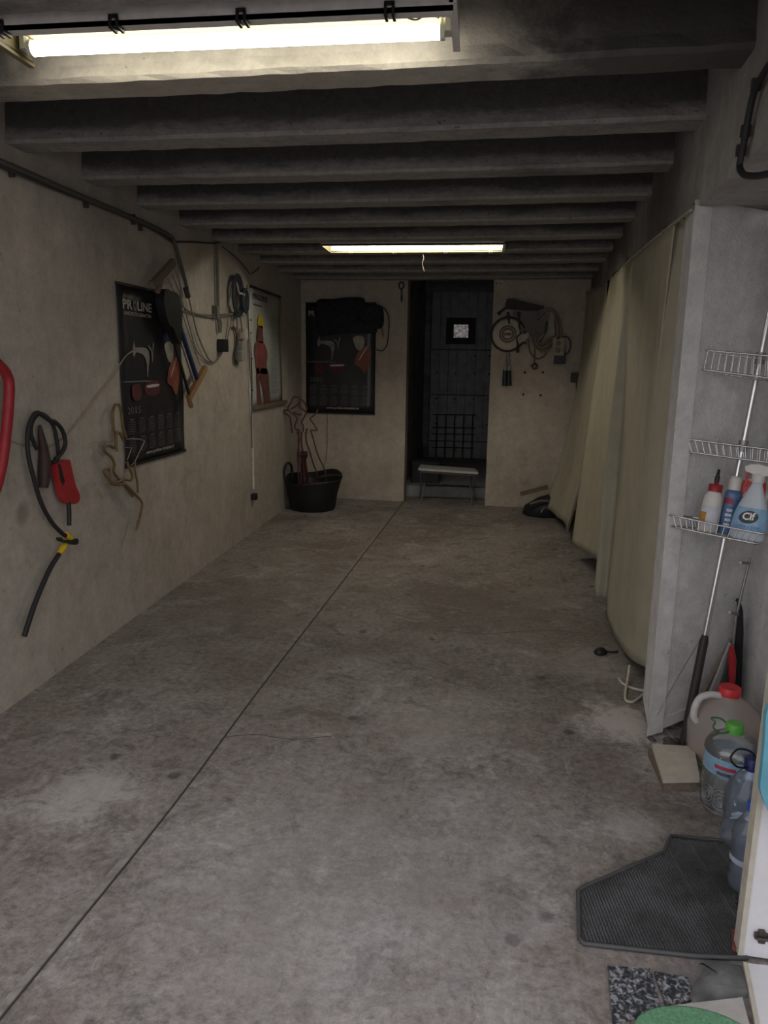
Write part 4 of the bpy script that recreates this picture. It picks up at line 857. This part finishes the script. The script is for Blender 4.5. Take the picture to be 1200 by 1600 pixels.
t = thing('spray_bottle', g, 'white and light blue Cif trigger spray bottle in the lowest basket', 'spray bottle')
prof = [(.050, 0), (.056, .006), (.056, .05), (.053, .085), (.044, .12), (.032, .15), (.022, .178), (.017, .19), (.017, .20)]
m = MB(); m.lathe(g, prof, 32, sx=1, sy=.55, A=AX, pw=2.4); m.build('body', pm('pale_blue_body', (.50, .55, .60), .3, 0, .05), t)
m = MB(); m.lathe(g, [(.0566, .03), (.0566, .05), (.0537, .085), (.0475, .11)], 32, sx=1, sy=.56, A=AX, pw=2.4, cap=False); m.build('blue_label', pm('sky_label', (.24, .42, .60), .3, 0, .25, 28), t)
m = MB(); m.lathe(g+PU*.197, [(.02, 0), (.021, .022), (.017, .03)], 20, A=AX); m.build('collar', M_WPL, t)
m = MB(); hd = [(-.045, .005), (-.05, .020), (-.035, .03), (-.01, .034), (.022, .03), (.034, .018), (.030, .002), (.015, -.004), (-.01, -.004), (-.03, .002)]
m.prism([g+PU*(.225+b)+BD*(a+.004)-BE*(-.013) for a, b in hd], -BE*.026); m.build('trigger_head', M_WPL, t)
m = MB(); m.tube(smooth_pts([g+PU*.232+BD*-.028, g+PU*.212+BD*-.036, g+PU*.192+BD*-.034, g+PU*.18+BD*-.04]), .005, 7); m.build('trigger', pm('red_trigger', (.45, .06, .05), .4), t)
fo = g+BE*.0335+PU*.078
m = MB(); dd = BD*.97+PU*.12; m.lathe(fo, [(.030, 0), (.030, .001), (.029, .0015)], 24, sx=1, sy=.72, A=(dd.normalized(), PU, BE)); m.build('oval_badge', pm('black_badge', (.02, .03, .03), .4), t)
text('badge_lettering', 'Cif', fo-BD*.019-PU*.0105+BE*.001, (BD+PU*.1).normalized(), PU, .024, pm('badge_white', (.75, .75, .73), .4), t, .03, .040, .001)
m = MB(); m.lathe(fo+BE*.0025+BD*.004+PU*.0165, [(.0028, 0), (.0028, .0006)], 8, A=(BD, PU, BE)); m.build('red_dot', M_RED, t)
text('label_lettering', 'POWER & SHINE', g+BE*.034+BD*-.04+PU*.040, BD, PU, .010, pm('label_blue', (.10, .20, .42), .4), t, .01, .08)

# tools leaning in the niche corner
t = thing('hooked_rod', nf(1140, 1080, .06), 'thin grey steel rod with two short cross hooks leaning in the niche corner', 'rod')
pr = [nf(1172, 871, .05), nf(1158, 930, .05), nf(1150, 965, .05), nf(1146, 1000, .05), nf(1139, 1090, .05)]
m = MB(); m.tube(pr, .0055, 8); m.build('rod', M_DULLSTEEL, t)
for a, b in (((1157, 879), (1171, 880)), ((1140, 957), (1153, 960))):
    m = MB(); m.tube([nf(*a, .10), nf(*b, .05)], .0055, 8); m.build('cross_hook', M_DULLSTEEL, t)
t = thing('folded_umbrella', nf(1150, 1100, .03)*1.0, 'slim black folded umbrella standing upright in the niche corner', 'umbrella')
m = MB(); m.tube([nf(1154, 938, .03), nf(1156, 955, .03), nf(1155, 990, .03), nf(1151, 1050, .03), nf(1149, 1120, .03)], .02, 12, rad=[.006, .012, .016, .019, .016]); m.build('canopy', pm('black_umbrella_cloth', (.02, .02, .022), .7, 0, .3, 60, .5, 80), t)
m = MB(); m.tube([nf(1154, 936, .03), nf(1152, 940, .03)], .008, 8); m.build('tip', M_BLACKPL, t)
m = MB(); m.tube([nf(1143, 1010, .07), nf(1144, 1030, .07), nf(1143, 1060, .07), nf(1139, 1100, .07)], .015, 10, rad=[.009, .016, .015, .013]); m.build('red_broom_handle', M_RED, label='red plastic handle standing between the grey slats and black umbrella', category='handle')
for k, (a, b, w_, mt, lab) in enumerate((((1144, 1000), (1098, 1090), .013, M_WOODDK, 'weathered brown slat leaning diagonally behind the milky jug, nearest the pole'), ((1143, 1006), (1108, 1092), .014, pm('grey_slat', (.33, .33, .32), .7), 'pale grey slat leaning diagonally behind the milky jug'), ((1145, 1020), (1122, 1100), .018, pm('dark_green_slat', (.04, .05, .045), .6), 'dark greenish board leaning behind the red cap of the milky jug'))):
    m = MB(); a, b = nf(*a, .03+.012*k), nf(*b, .05+.012*k); b = b+(b-a)*.9; b = b if b.z > .01 else b+(a-b)*((.012-b.z)/(a.z-b.z)); d = (b-a).normalized(); m.obox((a+b)/2, d, d.cross(Vector((.579, -.815, 0))), Vector((.579, -.815, 0)), (b-a).length/2, w_, .005); m.build('leaning_slat', mt, label=lab, category='slat')
m = MB(); m.tube(smooth_pts([nf(1100, 990, .004), nf(1070, 1040, .004), nf(1047, 1080, .004), nf(1027, 1118, .004)]), .0016, 5); m.build('hairline_wire', M_DULLSTEEL, label='thin grey wire running diagonally down the stucco face of the pier', category='wire')

# jugs and bottles on the floor
def loop(m, c, pts, r, A=(X, Y, Z)): m.tube(smooth_pts([c+A[0]*a+A[1]*b+A[2]*h for a, b, h in pts], 6), r, 8)
jc = Vector((.925, 2.60, 0)); jt = at(1134, 1078, 2.60).z
t = thing('milky_jug', jc, 'large milky plastic jug with red cap and side handle standing by the niche wall', 'jug')
hh = jt
M_MILK = clear_plastic('milky_plastic', (.86, .84, .82), .60, .25)
m = MB(); m.lathe(jc, [(.098, 0), (.115, .015), (.117, hh*.50), (.112, hh*.60), (.088, hh*.76), (.055, hh*.87), (.036, hh*.92), (.033, hh*.95)], 32, pw=2.8, rot=.5); m.build('body', M_MILK, t)
m = MB(); m.lathe(jc, [(.095, .006), (.111, .018), (.112, .075)], 32, pw=2.8, rot=.5); m.build('amber_liquid', pm('amber_liquid', (.62, .30, .05), .15), t)
m = MB(); m.lathe(jc+Z*hh*.94, [(.038, 0), (.038, .026), (.035, .03)], 24); m.build('cap', pm('bright_red_cap', (.62, .04, .045), .35), t)
hd = Vector((-.93, -.2, 0)).normalized(); m = MB(); loop(m, jc, [(.034, 0, hh*.93), (.07, 0, hh*.945), (.105, 0, hh*.91), (.122, 0, hh*.80), (.125, 0, hh*.66), (.112, 0, hh*.58)], .013, (hd, Y, Z)); m.build('handle', pm('milky_handle', (.60, .58, .56), .45), t)
c5 = Vector((.848, 2.305, 0)); h5 = at(1137, 1128, 2.305).z
t = thing('water_bottle', c5, 'large clear water bottle with green cap and ring handle standing near the mat', 'bottle')
M_PET = clear_plastic('clear_plastic', (.90, .92, .93), .22, .05); M_PETB = clear_plastic('blue_clear_plastic', (.66, .74, .86), .30, .05)
pf = [(.070, 0), (.080, .010)]
for k in range(9): pf += [(.082 if k % 2 else .077, .02+.014*k)]
pf += [(.084, .16), (.080, .165), (.080, .235), (.084, .24), (.082, .262), (.070, .285), (.045, .305), (.024, .318), (.022, .33)]
pf = [(r, h*h5/.355) for r, h in pf]; k5 = h5/.355
m = MB(); m.lathe(c5, pf, 36); m.build('body', M_PET, t)
m = MB(); m.lathe(c5, [(.081, .166*k5), (.081, .234*k5)], 36, cap=False); lb = m.build('label', pm('blue_label', (.26, .42, .58), .4, 0, .25, 22), t)
m = MB(); m.lathe(c5, [(.0815, .195*k5), (.0818, .21*k5)], 10, cap=False, a0=-2.5, a1=-1.7); m.build('red_stroke', pm('red_stroke', (.45, .06, .08), .4), lb)
m = MB(); m.lathe(c5, [(.0815, .175*k5), (.0815, .222*k5)], 10, cap=False, a0=-1.45, a1=-.95); m.build('info_panel', pm('info_panel', (.50, .60, .68), .4, 0, .3, 150), lb)
m = MB(); m.lathe(c5, [(.0815, .172*k5), (.0815, .185*k5)], 10, cap=False, a0=-2.4, a1=-1.6); m.build('dark_print', pm('dark_print', (.08, .10, .14), .4, 0, .5, 120), lb)
m = MB(); m.lathe(c5, [(.068, .004), (.078, .012), (.076, .13*k5), (.074, .14*k5)], 32); m.build('water', clear_plastic('still_water', (.80, .82, .80), .08, .02), t)
for k in range(4):
    a = -2.7+.55*k; m = MB(); cc = c5+Vector((.0815*math.cos(a), .0815*math.sin(a), .07*k5)); ta = Vector((-math.sin(a), math.cos(a), 0)); no = Vector((math.cos(a), math.sin(a), 0))
    for rr in (.034, .022, .010): m.tube([cc+ta*rr*math.cos(b)*.8+Z*rr*math.sin(b)-no*(rr*math.cos(b)*.8)**2*6 for b in np.linspace(0, 2*PI, 20)[:-1]], .0042, 6, True)
    m.build('embossed_rings', M_PET, t)
m = MB(); m.lathe(c5+Z*(h5-.034), [(.027, 0), (.027, .028), (.024, .032)], 24); m.build('cap', pm('green_cap', (.12, .42, .07), .4), t)
m = MB(); loop(m, c5+Z*(h5-.025), [(-.022, -.015, 0), (-.05, -.02, -.006), (-.072, -.02, .012), (-.062, .0, .022), (-.072, .01, .03), (-.04, .02, .026), (-.02, .016, .012)], .0028); m.build('ring_handle', pm('dark_green_handle2', (.06, .16, .05), .5), t)
cb = Vector((at(1172, 1230, 2.115).x, 2.115, 0)); hb = at(1176, 1182, 2.115).z
t = thing('blue_water_bottle', cb, 'bluish clear bottle with dark cap and black carrying ring behind the white door edge', 'bottle')
m = MB(); kb = hb/.33; m.lathe(cb, [(r, h*kb) for r, h in [(.06, 0), (.068, .01), (.068, .05), (.064, .055), (.064, .11), (.068, .115), (.068, .19), (.06, .22), (.04, .255), (.022, .28), (.02, .30)]], 32); m.build('body', M_PETB, t)
m = MB(); m.lathe(cb+Z*(hb-.04), [(.024, 0), (.024, .03), (.02, .035)], 20); m.build('cap', pm('navy_cap', (.02, .03, .12), .4), t)
m = MB(); loop(m, cb+Z*(hb-.03), [(-.02, -.015, 0), (-.055, -.03, .01), (-.075, -.03, .035), (-.05, -.01, .055), (-.01, .0, .045), (.02, .01, .01)], .0032); m.build('ring_handle', M_BLACKPL, t)
cs = Vector((at(1169, 1330, 1.905).x, 1.905, 0)); hs = at(1172, 1252, 1.905).z
t = thing('small_water_bottle', cs, 'clear bottle with royal blue cap standing on the mat corner by the white door', 'bottle')
ks = hs/.30; m = MB(); m.lathe(cs, [(r, h*ks) for r, h in [(.034, 0), (.043, .012), (.045, .04), (.041, .06), (.044, .07), (.040, .085), (.044, .10), (.044, .17), (.046, .185), (.040, .215), (.026, .245), (.015, .265), (.014, .28)]], 28); m.build('body', M_PETB, t)
m = MB(); m.lathe(cs, [(.0447, .10*ks), (.0447, .118*ks)], 28, cap=False); m.build('label_band', pm('pale_blue_band', (.40, .48, .60), .4), t)
m = MB(); m.lathe(cs+Z*(hs-.026), [(.0165, 0), (.0165, .022), (.014, .026)], 18); m.build('cap', pm('royal_blue_cap', (.03, .10, .45), .35), t)
# timber offcuts on the floor in front of the pier
a0, a1, a2, a3 = fl(1012, 1180), fl(1036, 1236), fl(1087, 1238), fl(1076, 1188)
m = MB(); m.hexa([a0, a1, a2, a3]+[v+Z*.030 for v in (a0, a1, a2, a3)]); m.build('timber_block', M_WOODDK, label='dark timber block lying flat on the floor before the pier', category='timber')
b0, b1, b2, b3 = a0+Vector((.012, .0, .031)), a1+Vector((-.004, -.004, .031)), a2+Vector((.012, .01, .031)), a3+Vector((.02, .02, .031))
m = MB(); m.hexa([b0, b1, b2, b3]+[v+Z*.016 for v in (b0, b1, b2, b3)]); m.build('painted_board', M_WOODLT, label='cream painted board lying on top of the dark timber block', category='board')
for k, (x, y, s) in enumerate(((1048, 1165, .022), (1056, 1160, .018), (1018, 1156, .014), (1044, 1158, .016))):
    m = MB(); c = fl(x, y); m.lathe(c, [(s, 0), (s*1.1, s*.4), (s*.5, s*.9), (.001, s)], 7, sx=1.2, sy=.8, pw=2.8, rot=k); m.build('rubble_bit', pm('rubble', (.10, .085, .075), .9, 0, .3, 60), label=('largest brown rubble chip under the pier bottom, beside the pole foot', 'brown rubble chip just behind the largest one under the pier', 'small brown rubble chip at the left front corner of the pier', 'brown rubble chip left of the largest one under the pier')[k], category='rubble', group='rubble chips under the pier')

# rubber car mat
mp_ = [(1048, 1306), (1148, 1315), (1158, 1420), (1166, 1497), (1090, 1494), (1000, 1484), (912, 1474), (905, 1466), (903, 1392), (912, 1386), (1038, 1331)]
mq = [fl(*p, .008) for p in mp_]; mq = [Vector((v.x, v.y, 0)) for v in mq]
MT = thing('rubber_mat', (.55, 1.85, 0), 'black ribbed rubber car mat on the floor by the entrance', 'mat')
m = MB(); m.prism(mq[::-1], Z*.007); m.build('mat_sheet', pm('mat_rubber', (.055, .055, .058), .6, 0, .4, 9), MT)
rim = []
for i in range(len(mq)): rim += [mq[i].lerp(mq[(i+1) % len(mq)], f) for f in (0, .5)]
m = MB(); m.tube([v+Z*.008 for v in rim], .006, 6, True); m.build('raised_rim', pm('mat_rim', (.075, .075, .078), .5), MT)
def inside(x, y, poly):
    c = False; n = len(poly)
    for i in range(n):
        a, b = poly[i], poly[i-1]
        if (a.y > y) != (b.y > y) and x < (b.x-a.x)*(y-a.y)/(b.y-a.y)+a.x: c = not c
    return c
cc = sum(mq, Vector())/len(mq); inner = [cc+(v-cc)*.95 for v in mq]
m = MB(); m2 = MB(); rd = Vector((-.12, 1, 0)).normalized(); sd = Vector((1, .12, 0)).normalized()
for i in range(-40, 41):
    s_ = None
    for j in range(-62, 63):
        p = cc+sd*(i*.0085)+rd*(j*.0065)
        if inside(p.x, p.y, inner):
            blank = (i % 9 == 4); 
            if not blank: m.add([p+sd*a+rd*b+Z*h for a, b, h in ((-.0028, -.0024, .0068), (.0028, -.0024, .0068), (.0028, .0024, .0068), (-.0028, .0024, .0068), (-.002, -.0016, .0105), (.002, -.0016, .0105), (.002, .0016, .0105), (-.002, .0016, .0105))], [(4, 5, 6, 7), (0, 1, 5, 4), (1, 2, 6, 5), (2, 3, 7, 6), (3, 0, 4, 7)])
            else: m2.add([p+sd*a+rd*b+Z*h for a, b, h in ((-.0035, -.0034, .0068), (.0035, -.0034, .0068), (.0035, .0034, .0068), (-.0035, .0034, .0068), (-.002, -.0034, .0108), (.002, -.0034, .0108), (.002, .0034, .0108), (-.002, .0034, .0108))], [(4, 5, 6, 7), (0, 1, 5, 4), (1, 2, 6, 5), (2, 3, 7, 6), (3, 0, 4, 7)])
M_STUD = pm('mat_studs', (.095, .095, .10), .55, 0, .5, 7)
m.build('rubber_studs', M_STUD, MT, kind='stuff'); m2.build('rubber_ribs', M_STUD, MT, kind='stuff')
# granite tiles, cement fillet, round-cornered board at the threshold
def granite():
    mm, nt, b = newmat('speckled_granite'); p = pos(nt)
    c = ramp(nt, noise(nt, p, 85, 3, .6, .6), [(.42, (.025, .03, .037)), (.52, (.10, .105, .115)), (.62, (.34, .34, .36))])
    nt.links.new(c, b.inputs['Base Color']); b.inputs['Roughness'].default_value = .4; return mm
M_GR = granite()
for pts, lab in (([(949, 1513), (1016, 1518), (1034, 1586), (957, 1602)], 'dark speckled granite tile remnant at the threshold, left of the pair'), ([(1022, 1522), (1076, 1532), (1080, 1566), (1040, 1576)], 'dark speckled granite tile remnant at the threshold, beside the grey cement')):
    m = MB(); m.prism([fl(*p) for p in pts][::-1], Z*.008); m.build('granite_tile', M_GR, label=lab, category='tile', group='granite tile remnants at the threshold')
m = MB(); q = [fl(*p) for p in ((1092, 1506), (1120, 1505), (1158, 1508), (1180, 1560), (1162, 1560), (1090, 1566), (1078, 1545), (1100, 1520))]; cq = sum(q, Vector())/len(q)
m.grid([[v+Z*0 for v in q+[q[0]]], [cq+(v-cq)*.8+Z*(.012+.006*math.sin(i*2.1)) for i, v in enumerate(q+[q[0]])], [cq+(v-cq)*.45+Z*(.016+.004*math.sin(i*1.3)) for i, v in enumerate(q+[q[0]])], [cq+Z*.02 for v in q+[q[0]]]])
m.build('cement_fillet', pm('grey_cement', (.13, .13, .13), .9, 0, .35, 22, .6, 40), label='rough grey cement patch between the rubber mat and the white door sill', category='cement patch')
q = [fl(*p, .02) for p in ((1040, 1572), (1160, 1558), (1172, 1604), (1176, 1640), (1030, 1640), (1020, 1600))]
t = thing('threshold_board', fl(1100, 1600), 'pale board with a large green oval, cut by the bottom edge of the picture', 'board')
m = MB(); m.prism([Vector((v.x, v.y, .002)) for v in q][::-1], Z*.018); m.build('board', pm('pale_stone_board', (.42, .40, .38), .6), t)
o0 = fl(1096, 1612, .02); m = MB(); m.lathe((o0.x-.012, o0.y-.02, .020), [(.13, 0), (.13, .0015), (.125, .002)], 40, sx=1.0, sy=.62, rot=.0); m.build('green_oval', pm('green_mesh_print', (.13, .30, .17), .6, 0, .3, 160), t)
# white door leaf with floor bolt, sill below it, light blue cloth
e0 = fl(1160, 1500); WD = thing('white_door_leaf', (e0.x+.25, e0.y, 0), 'low white door leaf with a dark floor bolt at the right edge by the mat', 'door')
ld = Vector((1, -.05, 0)).normalized(); ln = Vector((-.05, -1, 0)).normalized()
m = MB(); c = e0+ld*.25+Z*1.0-ln*.018; m.obox(e0+ld*.25+Z*.40-ln*.018, ld, ln, Z, .25, .016, .388); m.build('leaf', M_WHITEPAINT, WD)
m = MB(); m.obox(e0-ld*.006+Z*.40-ln*.018, ld, ln, Z, .006, .019, .388); m.build('edge_strip', M_CREAM, WD)
lp = hit(1189, 1461, tuple(ln), ln.dot(e0+Z*0)+.0)
m = MB(); m.obox(lp+ln*.004, ld, Z, ln, .016, .008, .004, .002); m.obox(lp+ln*.005, ld, Z, ln, .008, .016, .005, .002); m.tube([lp+ln*.014-ld*.012, lp+ln*.014+ld*.02], .004, 7); m.build('floor_bolt', pm('tarnished_bolt', (.10, .085, .08), .5, .6), WD)
s0, s1 = fl(1161, 1506), fl(1186, 1612)
sl = [Vector((s0.x+.005, s0.y-.01, 0)), Vector((s1.x, s1.y, 0)), Vector((1.2, s1.y, 0)), Vector((1.2, s0.y-.01, 0))]
SL = thing('door_sill', (.85, 1.55, 0), 'white painted door sill at the bottom right corner under the door leaf', 'sill')
m = MB(); m.prism(sl, Z*.012); m.build('sill_slab', M_WHITEPAINT, SL)
m = MB(); d = (sl[1]-sl[0]).normalized(); m.obox((sl[0]+sl[1])/2-X*.004+Z*.007, d, d.cross(Z), Z, (sl[1]-sl[0]).length/2, .005, .0072); m.build('sill_edge', M_CREAM, SL)
cl = [at(x, y, e0.y-.05) for x, y in ((1196, 1100), (1191, 1150), (1187, 1195), (1184, 1225), (1190, 1245), (1198, 1262), (1206, 1275), (1230, 1282), (1260, 1276), (1262, 1095), (1226, 1092))]
m = MB(); m.prism(smooth_pts(cl, 3, True), ln*.018, True); m.build('blue_cloth', pm('light_blue_cloth', (.13, .36, .46), .8, 0, .12, 15, .3, 30), label='light blue cloth hanging over the edge of the white door leaf', category='cloth')
m = MB(); m.obox(fl(1152, 1470, .016), Vector((.3, 1, 0)), Vector((1, -.3, 0)), Z, .032, .012, .006, .004); m.build('red_brick_chip', pm('brick_red', (.20, .06, .045), .9, 0, .3, 50), label='dull red brick chip on the mat beside the white door edge', category='brick chip')
# thick black cable on the upper right wall
m = MB(); m.tube(smooth_pts([rw(1230, 40, .02), rw(1210, 88, .02), rw(1196, 110, .02), rw(1180, 140, .02), rw(1171, 175, .02), rw(1165, 210, .02), rw(1158, 245, .02), rw(1156, 262, .02), rw(1163, 273, .02), rw(1180, 275, .02), rw(1200, 272, .02), rw(1230, 268, .02)], 6), .0085, 9)
BC = m.build('black_wall_cable', M_BLACKRUB, label='thick black cable bent in an L high on the right wall above the niche', category='cable')
for x, y in ((1182, 132), (1165, 205), (1158, 235)):
    m = MB(); m.obox(rw(x, y, .018), Y, Z, X, .006, .014, .012); m.build('cable_clip', M_CABLEDK, BC)
